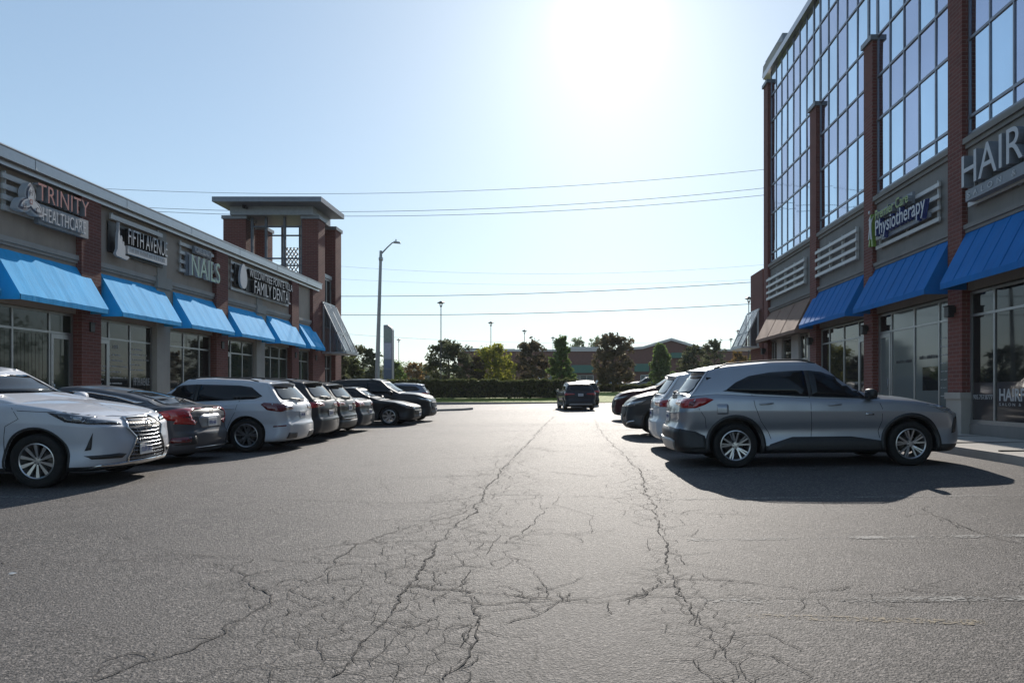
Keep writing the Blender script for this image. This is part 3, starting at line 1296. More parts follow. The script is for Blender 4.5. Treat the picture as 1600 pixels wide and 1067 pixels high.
# horn speaker on the fascia
mb = MB()
mb.lathe([(.03, 0), (.05, -.12), (.12, -.26), (.13, -.27)], 'y', 12, (-17.1, 37.28, 10.98))
mb.box(-17.14, 37.2, 10.9, -17.06, 37.31, 11.02)
mb.build('horn_speaker', DARKM, T)
# wall below, side windows, lean-to
mb = MB()
mb.box(-18.3, 38.5, 0, -13.75, 40.0, .5, 0)
mb.build('tower_wall', CONC, T)
mb = MB()
mb.box(-14.2, 38.5, 7.55, -13.5, 40.0, 7.75)
mb.build('window_cornice', WHITE, T)


def side_window(par, y0, y1, z0, z1, cols, rowsz, x=-13.62):
    mb = MB()
    f = Fac(x, 1)
    tt = .06
    f.box(mb, 0, y0, z0, .08, y1, z0 + tt)
    f.box(mb, 0, y0, z1 - tt, .08, y1, z1)
    for i in range(cols + 1):
        y = y0 + (y1 - y0 - tt) * i / cols
        f.box(mb, 0, y, z0 + tt, .077, y + tt, z1 - tt)
    for z in rowsz:
        f.box(mb, 0, y0 + tt, z, .074, y1 - tt, z + tt)
    wn = mb.build('window', ALU, par)
    g = MB()
    f.box(g, .02, y0 + tt, z0 + tt, .035, y1 - tt, z1 - tt)
    g.build('pane', STOREGLASS, wn)


side_window(T, 38.5, 40.0, 4.8, 7.5, 2, (5.9,))
side_window(T, 38.5, 40.0, .2, 3.3, 2, (2.5,))
L_ = empty('glass_canopy', (0, 0, 0))
tag(L_, 'sloped glass lean-to canopy with white bars over the tower entrance', 'canopy')


def lean_to(par, f, y0, y1, ztop, zbot, proj, fm, gm):
    mb = MB()
    for i in range(3):
        y = y0 + (y1 - y0) * i / 2
        mb.prism([f.p(.12, y, ztop), f.p(proj, y, zbot), f.p(proj - .08, y, zbot), f.p(.12, y, ztop - .13)], (0, .06, 0))
    for tt in (0, .62, 1):
        w_ = .12 + (proj - .12) * tt
        z = ztop + (zbot - ztop) * tt
        mb.box(*f.p(w_ - .05, y0, z - .07), *f.p(w_ + .012, y1 + .06, z + .015))
    mb.box(*f.p(.1, y0, zbot - .12), *f.p(proj + .03, y1 + .08, zbot - .04))
    for y in (y0, y1):
        mb.box(*f.p(.12, y + .005, zbot - .04), *f.p(.2, y + .055, ztop - .1))
        mb.box(*f.p(.5, y + .005, zbot - .04), *f.p(.55, y + .055, zbot + (ztop - zbot) * (1 - .5 / proj)))
    mb.build('canopy_frame', fm, par)
    g = MB()
    g.prism([f.p(.14, y0 + .06, ztop - .04), f.p(proj - .02, y0 + .06, zbot - .02), f.p(proj - .04, y0 + .06, zbot - .03), f.p(.14, y0 + .06, ztop - .06)], (0, y1 - y0 - .06, 0))
    g.build('sloped_pane', gm, par)
    for y in (y0 + .02, y1 + .02):
        g = MB()
        g.prism([f.p(.14, y, ztop - .16), f.p(proj - .1, y, zbot - .03), f.p(.14, y, zbot - .03)], (0, .012, 0))
        g.build('side_pane', gm, par)


def glassy(name, col, tr, rough=.02):
    q = NB(name)
    q.b.inputs['Base Color'].default_value = (*col, 1)
    q.b.inputs['Roughness'].default_value = rough
    q.b.inputs['Alpha'].default_value = 1 - tr
    q.b.inputs['IOR'].default_value = 1.6
    MATS[name] = q.m
    return q.m


CLEAR = glassy('clear_glass', (.10, .12, .13), .55)
lean_to(L_, Fac(-13.45, 1), 38.0, 40.1, 6.1, 3.42, 1.38, simple('canopy_bar', (.40, .41, .42), .4, .5), CLEAR)

# ---- right building
RB = empty('office_building', (0, 0, 0))
tag(RB, 'tall glass fronted office block with brick pilasters and shops on the right', 'building')
PR = [(31.6, 32.25), (25.4, 26.05), (20.68, 21.28), (15.95, 16.55), (11.2, 11.85), (6.2, 7.0), (1.2, 2.0)]
CAPZ = [15.2, 11.65, 11.65, 15.9, 15.9, 15.9, 15.9]
YR0, YR1 = -3, 32.25
ZB, ZTOP = 6.92, 15.65
LEV = [7.02, 7.41, 9.17, 10.44, 11.64, 13.28, 14.45, 15.55]
mb = MB()
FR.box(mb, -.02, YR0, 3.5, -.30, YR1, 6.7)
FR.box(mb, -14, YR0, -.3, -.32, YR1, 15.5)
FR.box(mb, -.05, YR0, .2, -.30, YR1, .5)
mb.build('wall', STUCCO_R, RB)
mb = MB()
FR.box(mb, -14.1, YR0, 15.55, .12, YR1 + .1, 15.8)
mb.build('roof_coping', COPING, RB)
for (y0, y1), cz_ in zip(PR, CAPZ):
    mb = MB()
    lowz = cz_ - .12
    FR.box(mb, -.3, y0, 1.2, .11, y1, lowz, 0)
    FR.box(mb, -.28, y0 - .02, .2, .14, y1 + .02, 1.05, 1)
    FR.box(mb, -.28, y0 - .04, 1.05, .17, y1 + .04, 1.2, 1)
    if cz_ < 15.5:
        FR.box(mb, -.3, y0 - .06, lowz, .18, y1 + .06, cz_ + .03, 2)
    mb.build('pilaster', [BRICK, CONC, GREYM], RB)
    wall_lamp(Fac(XR - .11, -1), RB, .5 * (y0 + y1), 3.05)
COLS = [7, 5, 5, 5, 5, 5]
rg = random.Random(5)
for i in range(len(PR) - 1):
    ya, yb = PR[i + 1][1], PR[i][0]
    mb = MB()
    FR.box(mb, -.05, ya, 6.70, .04, yb, 6.80)
    FR.box(mb, -.05, ya, 6.80, .10, yb, 6.93)
    FR.box(mb, -.05, ya, 4.80, .04, yb, 4.88)
    FR.box(mb, -.05, ya, 4.88, .08, yb, 4.98)
    mb.build('cornice', STUCCO_R, RB)
    # curtain wall
    n = COLS[i]
    fr_ = MB()
    ysx = [ya + (yb - ya) * k / n for k in range(n + 1)]
    ystart, yend = ya, yb
    for k, y in enumerate(ysx):
        o_ = 0 if 0 < k < n else (.035 if k == 0 else -.035)
        FR.box(fr_, -.10, y - .022 + o_, 6.93, -.022, y + .022 + o_, LEV[-1])
    for z in LEV:
        FR.box(fr_, -.10, ya, z - .032, -.018, yb, z + .032)
    cw = fr_.build('curtain_window', simple('mullion', (.22, .235, .27), .4, .5, .08), RB)
    g = MB()
    yc = [ya] + ysx[1:-1] + [yb]
    zc = [6.93] + LEV[1:]
    vs = [FR.p(-.05 + rg.uniform(-.004, .004), y, z) for z in zc for y in yc]
    fs, mi = [], []
    for r_ in range(len(zc) - 1):
        for k in range(n):
            # spandrel rows between storeys and a few blind columns, as in the pattern of the facade
            blind = r_ in (2, 5) or (k == n // 2 and i != 0) or (i == 0 and k in (2,))
            if r_ == 3 and not blind:
                blind = (k % 2 == 0)
            q0 = r_ * (n + 1) + k
            fs.append((q0, q0 + n + 1, q0 + n + 2, q0 + 1))
            mi.append(1 if blind else 0)
    g.add(vs, fs, mi)
    g.build('glazing', [PANE_V, PANE_S], cw)
# brick return between pilaster 1 and the corner above low pilasters: curtain wall carries on behind the low caps
for (y0, y1), cz_ in zip(PR[1:3], CAPZ[1:3]):
    mb = MB()
    FR.box(mb, -.10, y0, cz_ + .06, -.022, y0 + .045, 15.55)
    FR.box(mb, -.10, y1 - .045, cz_ + .06, -.022, y1, 15.55)
    for z in (13.28, 14.45):
        FR.box(mb, -.1, y0 + .045, z - .032, -.019, y1 - .045, z + .032)
    cw = mb.build('curtain_window', MATS['mullion'], RB)
    g = MB()
    FR.box(g, -.09, y0 + .06, cz_ + .06, -.05, y1 - .06, 15.5)
    g.build('vision_pane', PANE_V, cw)

storefront(FR, RB, 11.85, 15.95, .5, 3.46, 2.93, [15.05, 13.6, 12.5], None, STOREGLASS, [STOREGLASS, STOREGLASS, STOREGLASS, STOREGLASS])
rw = storefront(FR, RB, 16.55, 20.68, .3, 3.46, 2.93, [17.3, 18.54, 19.85], (19.85, 20.6525), STOREGLASS_F, [STOREGLASS_F, STOREGLASS_F, STOREGLASS_F, STOREGLASS])
rw2 = storefront(FR, RB, 21.28, 25.4, .3, 3.46, 2.93, [22.1, 23.3, 24.6], (21.3075, 22.1), STOREGLASS)
storefront(FR, RB, 7.0, 11.1, .5, 3.46, 2.93, [8.1, 9.6], None, STOREGLASS)
# far bay: two narrow windows and a door in stucco
mb = MB()
FR.box(mb, -.25, 26.05, .2, -.0, 26.6, 3.5)
FR.box(mb, -.25, 27.7, .2, -.0, 28.6, 3.5)
FR.box(mb, -.25, 29.9, .2, -.0, 30.6, 3.5)
mb.build('wall_panel', STUCCO_L, RB)
storefront(FR, RB, 26.6, 27.7, .3, 3.46, 2.5, [27.15], None, STOREGLASS)
storefront(FR, RB, 28.6, 29.9, .3, 3.46, 2.5, [], (28.6275, 29.8725), STOREGLASS)
storefront(FR, RB, 30.6, 31.6, .3, 3.46, 2.5, [31.2], None, STOREGLASS)
awning(FR, RB, 26.2, 31.7, 4.75, 3.42, .62, BROWN, ribs=2)
for y0, y1 in ((21.42, 25.75), (16.62, 20.85), (11.5, 15.95), (6.8, 10.9)):
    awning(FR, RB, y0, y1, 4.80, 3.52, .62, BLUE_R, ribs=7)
# film and print on the salon window
SW = KW = None
for o in bpy.data.objects:
    pass
SF_ = [o for o in C.objects if o.name.startswith('storefront_window') and o.parent == RB]
salon = SF_[0]
mb = MB()
FR.box(mb, -.1, 15.12, .6, -.098, 15.88, 1.42)
FR.box(mb, -.1, 13.68, .6, -.098, 14.98, 1.42)
FR.box(mb, -.1, 12.58, .6, -.098, 13.52, 1.42)
mb.build('window_film', STOREGLASS_D, salon)
text_obj('lettering', 'HAIRFIX', salon, FR.t3(14.90, 1.02, -.096), 1.15, .26, .003, [DECAL], bold=.02)
text_obj('lettering', 'SALON & SPA', salon, FR.t3(14.90, .92, -.096), 1.1, .06, .003, [DECAL], 1.6)
text_obj('lettering', '905.757.8777', salon, FR.t3(15.86, 1.05, -.096), .72, .10, .003, [DECAL])
# prints on the clinic window
dashes(FR, rw, 18.3, 2.05, .9, 1, .1, .1, DECALD, seed=11)
dashes(FR, rw, 19.6, 2.0, .9, 1, .1, .09, DECALD, seed=12)
dashes(FR, rw, 17.25, 2.5, .4, 8, .2, .03, DECAL, seed=13)
mb = MB()
FR.box(mb, -.1, 17.35, 1.25, -.098, 18.15, 1.85)
mb.build('poster_window', STOREGLASS, rw)

# signs right
RZ = (6.21, 5.93, 5.65, 5.38)
t = empty('shop_sign')
tag(t, 'green and blue Premier Care Physiotherapy sign with a figure logo on white rails', 'sign')
rails(FR, t, 16.95, 20.45, RZ, .1, .06)
text_obj('sign_lettering', 'Physiotherapy', t, FR.t3(20.0, 5.50, .26), 2.8, .56, .06, [SIGNW, SIGNBL], bold=.01)
text_obj('sign_lettering', 'Physiotherapy', t, FR.t3(20.02, 5.485, .2), 2.83, .59, .055, [SIGNBL, SIGNBL], bold=.035)
text_obj('sign_lettering', 'Premier Care', t, FR.t3(20.02, 6.08, .2), 1.95, .28, .12, [SIGNL, SIGNGR], bold=.02)
mb = MB()
FR.box(mb, .12, 16.98 + .3, 5.5, .19, 19.9, 5.62)
FR.box(mb, .12, 18.1, 6.06, .19, 20.0, 6.36)
mb.build('sign_panel', SIGNGR, t)
fig = [(.16, .92), (.02, .80), (.10, .80), (.07, .62), (.10, .45), (.0, .0), (.08, .02), (.16, .36), (.2, -.02), (.3, -.04), (.24, .42), (.25, .62), (.40, .88), (.22, .72)]
mb = MB()
mb.prism([FR.p(.2, 20.5 - x, 5.42 + y) for x, y in fig], (-.1, 0, 0))
mb.build('figure_logo', SIGNL, t)
mb = MB()
mb.prism([FR.p(.305, 20.5 - x * .8 - .03, 5.62 + y * .7) for x, y in fig], (-.02, 0, 0))
mb.lathe([(.0, .02), (.05, .02), (.05, 0), (0, 0)], 'x', 12, (XR - .33, 20.40, 6.4))
mb.build('figure_highlight', SIGNW, t)

t = empty('shop_sign')
tag(t, 'large grey HAIRFIX letters over a grey SALON & SPA bar at the right edge', 'sign')
rails(FR, t, 12.3, 15.72, RZ, .1, .06)
text_obj('sign_lettering', 'HAIRFIX', t, FR.t3(15.45, 5.68, .18), 3.45, .68, .22, [SIGNW, SIGNGR])
mb = MB()
FR.box(mb, .12, 12.4, 5.38, .3, 15.47, 5.62)
pn = mb.build('sign_panel', SIGNGR, t)
text_obj('panel_lettering', 'SALON & SPA', pn, FR.t3(15.38, 5.44, .302), 2.6, .12, .01, [SIGNW], 2.0)

t = empty('sign_rack')
tag(t, 'four bare white sign rails on the stucco between two low brick pilasters', 'sign rack')
rails(FR, t, 21.75, 25.4, RZ, .1, .1)
t = empty('sign_rack')
tag(t, 'four white sign rails above the brown awning, at the office block corner', 'sign rack')
rails(FR, t, 26.6, 31.7, RZ, .1, .1)

# roof tower slab and far canopy of the right building
t = empty('roof_pavilion')
tag(t, 'flat overhanging slab on a rooftop tower at the far end of the office block', 'tower')
mb = MB()
mb.box(10.4, 34.4, 18.35, 14.5, 37.4, 18.75, 0)
mb.prism([(10.2, 34.5, 18.35), (14.5, 34.5, 18.35), (14.5, 34.5, 17.3), (10.45, 34.5, 17.5), (10.15, 34.5, 17.75)], (0, 2.6, 0), 1)
mb.build('flat_roof', [MATS['roof_grey'], STUCCO_L], t)
mb = MB()
mb.box(11.0, 35.0, -.2, 14, 36.8, 17.3)
mb.build('tower_wall', BRICK, t)
t = empty('glass_canopy')
tag(t, 'white framed peaked glass lean-to at the far corner of the office block', 'canopy')
lean_to(t, Fac(9.05, -1), 33.2, 35.4, 5.15, 3.42, .92, WHITE, CLEAR)
mb = MB()
mb.box(9.05, 33.0, -.2, 12, 35.2, 7)
o = mb.build('annex_wall', BRICK, RB)

# ------------------------------------------------------------------ cars
def interp(K, x):
    return float(np.interp(x, [k[0] for k in K], [k[1] for k in K]))


def smooth_rows(rows, sub):
    """Catmull-Rom through rows of parameters"""
    rows = np.array(rows, float)
    out = []
    n = len(rows)
    for i in range(n - 1):
        p0, p1, p2, p3 = rows[max(i - 1, 0)], rows[i], rows[i + 1], rows[min(i + 2, n - 1)]
        for k in range(sub):
            t = k / sub
            c = .5 * ((2 * p1) + (-p0 + p2) * t + (2 * p0 - 5 * p1 + 4 * p2 - p3) * t * t + (-p0 + 3 * p1 - 3 * p2 + p3) * t ** 3)
            out.append(c)
    out.append(rows[-1])
    return np.array(out)


def outline(xr, xf, w, rr, rf, cr, cf, nf=8, nc=8, ns=36, taper=0):
    """half outline from the rear centre round the +y side to the front centre: list of (x, y)"""
    pts = []
    rr, rf = min(rr, w * .98), min(rf, w * .98)
    for i in range(nf):
        y = (w - rr) * i / nf
        pts.append((xr + cr * (y / w) ** 2, y))
    cx, c0 = xr + rr, cr * ((w - rr) / w) ** 2
    for i in range(nc):
        a = math.pi / 2 * i / nc
        x = xr + rr - rr * math.cos(a)
        pts.append((x + c0 * (1 - i / nc), w - rr + rr * math.sin(a)))
    for i in range(ns):
        x = xr + rr + (xf - rf - xr - rr) * i / ns
        u = 2 * (x - xr) / (xf - xr) - 1
        pts.append((x, w * (1 - .018 * u * u - taper * max(0, -u) ** 2)))
    we = pts[-1][1]
    c0 = cf * ((w - rf) / w) ** 2
    for i in range(nc):
        a = math.pi / 2 * i / nc
        pts.append((xf - rf + rf * math.sin(a) - c0 * (i / nc), we - rf + rf * math.cos(a)))
    for i in range(nf + 1):
        y = (we - rf) * (1 - i / nf)
        pts.append((xf - cf * (y / w) ** 2, y))
    return pts


def loft(mb, rings, cap_bottom=True, mi_rows=None, close_top=True):
    """rings: list of half outlines of (x, y, z); mirrored into closed loops"""
    full = []
    for r in rings:
        h = list(r)
        m = [(x, -y, z) for (x, y, z) in h[-2:0:-1]]
        full.append(h + m)
    n = len(full[0])
    vs = [p for r in full for p in r]
    fs, mi = [], []
    for j in range(len(full) - 1):
        for i in range(n):
            i2 = (i + 1) % n
            fs.append((j * n + i, j * n + i2, (j + 1) * n + i2, (j + 1) * n + i))
            mi.append(mi_rows[j] if mi_rows else 0)
    # this winding faces inwards for our order (rear -> +y -> front), so flip
    fs = [f[::-1] for f in fs]
    if cap_bottom:
        fs.append(tuple(range(n)))
        mi.append(mi_rows[0] if mi_rows else 0)
    if close_top:
        fs.append(tuple(range(len(vs) - n, len(vs)))[::-1])
        mi.append(mi_rows[-1] if mi_rows else 0)
    mb.add(vs, fs, mi, True)


def fill_poly(poly, step):
    """dense triangulation of a 2D polygon"""
    n = len(poly)
    bd = []
    for i in range(n):
        a, b = Vector(poly[i]), Vector(poly[(i + 1) % n])
        k = max(1, int(math.ceil((b - a).length / step)))
        for t in range(k):
            bd.append(a.lerp(b, t / k))
    nb = len(bd)
    xs = [p.x for p in bd]
    ys = [p.y for p in bd]

    def inside(x, y):
        c = False
        j = nb - 1
        for i in range(nb):
            if (ys[i] > y) != (ys[j] > y) and x < (xs[j] - xs[i]) * (y - ys[i]) / (ys[j] - ys[i]) + xs[i]:
                c = not c
            j = i
        return c
    pts = list(bd)
    y = min(ys) + step * .5
    while y < max(ys):
        x = min(xs) + step * .5
        while x < max(xs):
            if inside(x, y):
                d = min((q.x - x) ** 2 + (q.y - y) ** 2 for q in bd)
                if d > (step * .45) ** 2:
                    pts.append(Vector((x, y)))
            x += step
        y += step
    edges = [(i, (i + 1) % nb) for i in range(nb)]
    vo, _, fo, _, _, _ = delaunay_2d_cdt(pts, edges, [list(range(nb))], 1, 1e-5)
    return [tuple(v) for v in vo], [tuple(f) for f in fo]


def round_poly(P, r, k=3):
    """round the corners of a polygon; r one radius or a list"""
    out = []
    n = len(P)
    for i in range(n):
        a, b, c = Vector(P[i - 1]), Vector(P[i]), Vector(P[(i + 1) % n])
        rr = r[i] if isinstance(r, (list, tuple)) else r
        d1, d2 = (a - b), (c - b)
        q = min(rr, d1.length * .45, d2.length * .45)
        if q < 1e-4:
            out.append(tuple(b))
            continue
        p1, p2 = b + d1.normalized() * q, b + d2.normalized() * q
        for t in range(k + 1):
            u = t / k
            out.append(tuple(p1 * (1 - u) ** 2 + b * 2 * u * (1 - u) + p2 * u * u))
    return out


class Car:
    def __init__(s, name, **sp):
        s.sp = sp
        g = sp.get
        s.L, s.W, s.H, s.WB, s.fo, s.r = sp['L'], sp['W'], sp['H'], sp['WB'], sp['fo'], sp['r']
        s.a = s.L / 2
        s.fx = s.a - s.fo
        s.rx = s.fx - s.WB
        s.root = empty(name)
        s.make_body()

    def make_body(s):
        g = s.sp.get
        a, w = s.a, s.W / 2
        belt = s.sp['belt']
        gc = s.sp.get('clear', .20)
        rb, fb = g('rbump', .0), g('fbump', .0)   # bumper row pull-backs
        # rows: zc, k(blend to belt), xr, xf, w, rr, rf, cr, cf, material row
        rc, fc = g('rc', .30), g('fc', .36)
        tz = g('tailz', .95)
        rows = [
            (gc, 0, -a + .22, a - .22, w - .14, .20, .24, .06, .10),
            (gc + .015, 0, -a + .12, a - .12, w - .06, rc, fc, .07, .12),
            (gc + .07, 0, -a + .05, a - .06, w - .025, rc, fc, .07, .14),
            (gc + .16, 0, -a + .015, a - .02, w - .030, rc, fc, .07, .15),
            (gc + .26, 0, -a + .0, a - .0, w - .050, rc, fc, .07, .16),
            (gc + .36, 0, -a + .0, a - .0, w - .056, rc, fc, .07, .16),
            (gc + .42, 0, -a + .03, a - .01, w - .044, rc, fc, .08, .16),
            (.72, .0, -a + g('tail', .07), a - .03, w - .020, rc, fc, .09, .17),
            (.78, .25, -a + g('tail', .07), a - .045, w - .002, rc, fc, .09, .17),
            (.76, .45, -a + g('tail', .07) * 1.1, a - .06, w - .004, rc, fc, .09, .18),
            (.76, .78, -a + g('tail', .07) * 1.4, a - .11, w - .016, rc, fc, .10, .19),
            (.76, .94, -a + g('tail', .07) * 2.0, a - .17, w - .040, rc, fc, .11, .2),
            (.76, 1.0, -a + g('tail', .07) * 2.6, a - .24, w - .075, rc * .9, fc * .9, .11, .2),
        ]
        sub = 3
        rows = [(*r_[:7], r_[7] + g('crx', .05), r_[8] + g('cfx', .03)) for r_ in rows]
        P = smooth_rows(rows, sub)
        rings = []
        for (zc, k, xr, xf, ww, rr, rf, cr, cf) in P:
            o = outline(xr, xf, ww, rr, rf, cr, cf)
            ring = []
            for x, y in o:
                zt = interp(belt, x)
                z = zc * (1 - k) + zt * k
                ring.append((x, y, min(z, zt) if k > 0 or z > zt - .02 else z))
            rings.append(ring)
        # deck cap towards the centre line
        xr, xf, ww = P[-1][2], P[-1][3], P[-1][4]
        crown = g('crown', .055)
        for t in (.94, .86, .74, .6, .44, .28, .14, .02):
            o = outline(xr + .02 * (1 - t), xf - .10 * (1 - t) ** 2, ww * t, P[-1][5] * t, P[-1][6] * t, P[-1][7], P[-1][8])
            rings.append([(x, y, interp(belt, x) + crown * (1 - (y / ww) ** 2) * min(1, max(0, (xf - x) / .5)) ** .5) for x, y in o])
        clad = s.sp.get('clad', 0)
        mi = []
        for j in range(len(rings) - 1):
            zrow = rings[j][30][2]
            mi.append(1 if (j < 3 or zrow < gc + clad) else 0)
        mb = MB()
        loft(mb, rings, True, mi, True)
        tub = mb.build('tub', [s.sp['paint'], BLACKP])
        # wheel arch cutters
        ct = MB()
        ra = s.r + .055
        for cx in (s.fx, s.rx):
            for sg in (1, -1):
                y0, y1 = sg * (w - .36), sg * (w + .3)
                n = 40
                base = [(cx + ra * math.cos(2 * math.pi * i / n), y0, s.r + .012 + ra * math.sin(2 * math.pi * i / n)) for i in range(n)]
                ct.prism(base, (0, y1 - y0, 0))
        cut = ct.build('cut', [BLACKP])
        bm = tub.modifiers.new('b', 'BOOLEAN')
        bm.object = cut
        bm.operation = 'DIFFERENCE'
        bm.solver = 'EXACT'
        bm.material_mode = 'TRANSFER'
        dg = bpy.context.evaluated_depsgraph_get()
        me = bpy.data.meshes.new_from_object(tub.evaluated_get(dg))
        # greenhouse
        G = MB()
        cowl, rfx, bb, bt = s.sp['cowl'], s.sp['rfx'], s.sp['bb'], s.sp['bt']
        roof = s.sp['roof']
        wb, wt = w - .085, w - s.sp.get('tumble', .26)
        rg_ = []
        for t in (-.08, 0, .1, .2, .3, .4, .5, .6, .7, .8, .88, .94, .98, 1.0):
            tt = max(t, 0)
            e = g('wse', .92)
            xf = cowl + (rfx - cowl) * tt ** e
            xr = bb + (bt - bb) * tt ** g('bge', 1.0)
            ww = wb + (wt - wb) * tt ** 1.35
            if t > .9:
                ww -= .035 * ((t - .9) / .1) ** 2
            o = outline(xr, xf, ww, .12, .20, g('gcr', .10), g('gcf', .16), taper=g('gtaper', .03))
            ring = []
            for x, y in o:
                zb_ = interp(belt, x)
                zr_ = interp(roof, x)
                ring.append((x, y, zb_ * (1 - t) + zr_ * t))
            rg_.append(ring)
        xf, xr, ww = rfx, bt, rg_[-1][30][1]
        for t in (.94, .84, .7, .5, .3, .12, .01):
            o = outline(xr + .04 * (1 - t), xf - .05 * (1 - t), ww * t, .12 * t, .2 * t, g('gcr', .10), g('gcf', .16), taper=g('gtaper', .03))
            rg_.append([(x, y, interp(roof, x) + .045 * (1 - (y / ww) ** 2)) for x, y in o])
        loft(G, rg_, True, None, True)
        G.mi = [2 if s.sp.get('blackroof') else 0] * len(G.mi)
        gh = G.build('gh', [s.sp['paint'], BLACKP, s.sp.get('roofpaint', s.sp['paint'])])
        # join both meshes
        bmm = bmesh.new()
        bmm.from_mesh(me)
        bmm.from_mesh(gh.data)
        body_me = bpy.data.meshes.new('body')
        bmm.to_mesh(body_me)
        bmm.free()
        for m in (s.sp['paint'], BLACKP, s.sp.get('roofpaint', s.sp['paint'])):
            body_me.materials.append(m)
        for o in (tub, cut, gh):
            bpy.data.objects.remove(o)
        body_me.polygons.foreach_set('use_smooth', [True] * len(body_me.polygons))
        body_me.set_sharp_from_angle(angle=R(38))
        s.body = bpy.data.objects.new('body', body_me)
        C.objects.link(s.body)
        s.body.parent = s.root
        s.bvh = BVHTree.FromPolygons([v.co for v in body_me.vertices], [tuple(p.vertices) for p in body_me.polygons])

    # -- patches projected onto the body
    def hit(s, view, u, v):
        if view == 'L':
            o, d = Vector((u, 3, v)), Vector((0, -1, 0))
        elif view == 'R':
            o, d = Vector((u, -3, v)), Vector((0, 1, 0))
        elif view == 'F':
            o, d = Vector((5, u, v)), Vector((-1, 0, 0))
        elif view == 'B':
            o, d = Vector((-5, u, v)), Vector((1, 0, 0))
        else:
            o, d = Vector((u, v, 4)), Vector((0, 0, -1))
        h = s.bvh.ray_cast(o, d)
        if h[0] is None:
            return None
        nn = h[1]
        if nn.dot(d) > 0:
            nn = -nn
        return h[0], nn, d

    def patch(s, name, view, poly, mat, th=.006, step=.09, par=None, back=.02, rnd=0, label=None, mb=None):
        if rnd:
            poly = round_poly(poly, rnd)
        vo, fo = fill_poly(poly, step)
        top, bot, ok = [], [], []
        for (u, v) in vo:
            h = s.hit(view, u, v)
            if h is None:
                ok.append(False)
                top.append((0, 0, 0))
                bot.append((0, 0, 0))
                continue
            ok.append(True)
            nn = (h[1] - h[2] * .6).normalized()
            top.append(tuple(h[0] + nn * th))
            bot.append(tuple(h[0] + h[2] * back))
        fs = [f for f in fo if all(ok[i] for i in f)]
        if not fs:
            return None
        par_ = list(range(len(top)))

        def find(i):
            while par_[i] != i:
                par_[i] = par_[par_[i]]
                i = par_[i]
            return i
        # leave out triangles that fall into a wheel arch or past an edge
        def span(f):
            P3 = [Vector(top[i]) for i in f]
            return max((P3[i] - P3[i - 1]).length for i in range(3))
        ff = [f for f in fs if span(f) < step * 3.2]
        fs = ff or fs
        for f in fs:
            for i in f[1:]:
                par_[find(i)] = find(f[0])
        cnt = {}
        for f in fs:
            cnt[find(f[0])] = cnt.get(find(f[0]), 0) + 1
        best = max(cnt, key=cnt.get)
        fs = [f for f in fs if find(f[0]) == best]
        # orient outwards
        d = {'L': Vector((0, 1, 0)), 'R': Vector((0, -1, 0)), 'F': Vector((1, 0, 0)), 'B': Vector((-1, 0, 0)), 'T': Vector((0, 0, 1))}[view]
        res = []
        for f in fs:
            a, b, c = Vector(top[f[0]]), Vector(top[f[1]]), Vector(top[f[2]])
            if (b - a).cross(c - a).dot(d) < 0:
                f = f[::-1]
            res.append(f)
        ec = {}
        for f in res:
            for i in range(len(f)):
                e = (f[i], f[(i + 1) % len(f)])
                ec[e] = ec.get(e, 0) + 1
        bd = [e for e in ec if (e[1], e[0]) not in ec]
        used = sorted({i for f in res for i in f})
        mp = {i: k for k, i in enumerate(used)}
        vs = [top[i] for i in used]
        nt_ = len(vs)
        low = {}
        f1 = [tuple(mp[i] for i in f) for f in res]
        f2 = []
        for (i, j) in bd:
            for q_ in (i, j):
                if q_ not in low:
                    low[q_] = len(vs)
                    vs.append(bot[q_])
            f2.append((mp[j], mp[i], low[i], low[j]))
        own = mb is None
        m = mb or MB()
        k0 = len(m.f)
        m.add(vs, f1 + f2, 0, True)
        for q_ in range(k0 + len(f1), len(m.f)):
            m.sm[q_] = False
        if not own:
            return None
        o = m.build(name, mat, par or s.root)
        if label:
            o['label'] = label
        return o

    def both(s, name, poly, mat, **kw):
        return [s.patch(name, v, poly, mat, **kw) for v in ('L', 'R')]

    def seams(s, lines, view='LR', wd=.007, mat=None, name='door_seam'):
        for v in view:
            for ln in lines:
                P = [Vector(p) for p in ln]
                up, dn = [], []
                for i, p in enumerate(P):
                    d = (P[min(i + 1, len(P) - 1)] - P[max(i - 1, 0)]).normalized()
                    nrm = Vector((-d.y, d.x)) * wd / 2
                    up.append(tuple(p + nrm))
                    dn.append(tuple(p - nrm))
                s.patch(name, v, up + dn[::-1], mat or SEAM, th=.0022, step=.12, back=.004)

    def wheel(s, x, side, style='split5', rim=ALLOY, steer=0):
        w = s.W / 2
        tw = s.sp.get('tw', .225)
        yc = side * (w - .02 - tw / 2)
        r = s.r
        rr = s.sp.get('rim_r', r - .105)
        wh = MB()
        wh.lathe([(0, -.03 * side), (rr * .62, -.03 * side), (rr * .62, -.045 * side), (0, -.045 * side)], 'y', 24)
        wo = wh.build('wheel', DISC, s.root)
        wo.location = (x, yc, r + .0)
        wo.rotation_euler = (0, 0, steer)
        ty = MB()
        h = tw / 2
        prof = [(rr + .002, -h * .82), (rr + .02, -h * .96), (r - .05, -h * 1.0), (r - .018, -h * .93), (r - .004, -h * .78), (r, -h * .5)]
        for k in (-.3, -.28, -.02, .0, .26, .28):
            prof.append((r - (.008 if k in (-.28, -.02, .26) else 0), h * k))
        prof += [(r, h * .5), (r - .004, h * .78), (r - .018, h * .93), (r - .05, h), (rr + .02, h * .96), (rr + .002, h * .82)]
        if side < 0:
            pass
        ty.lathe(prof, 'y', 48)
        ty.build('tyre', RUBBER, wo, sharp=50)
        rm = MB()
        o_ = side
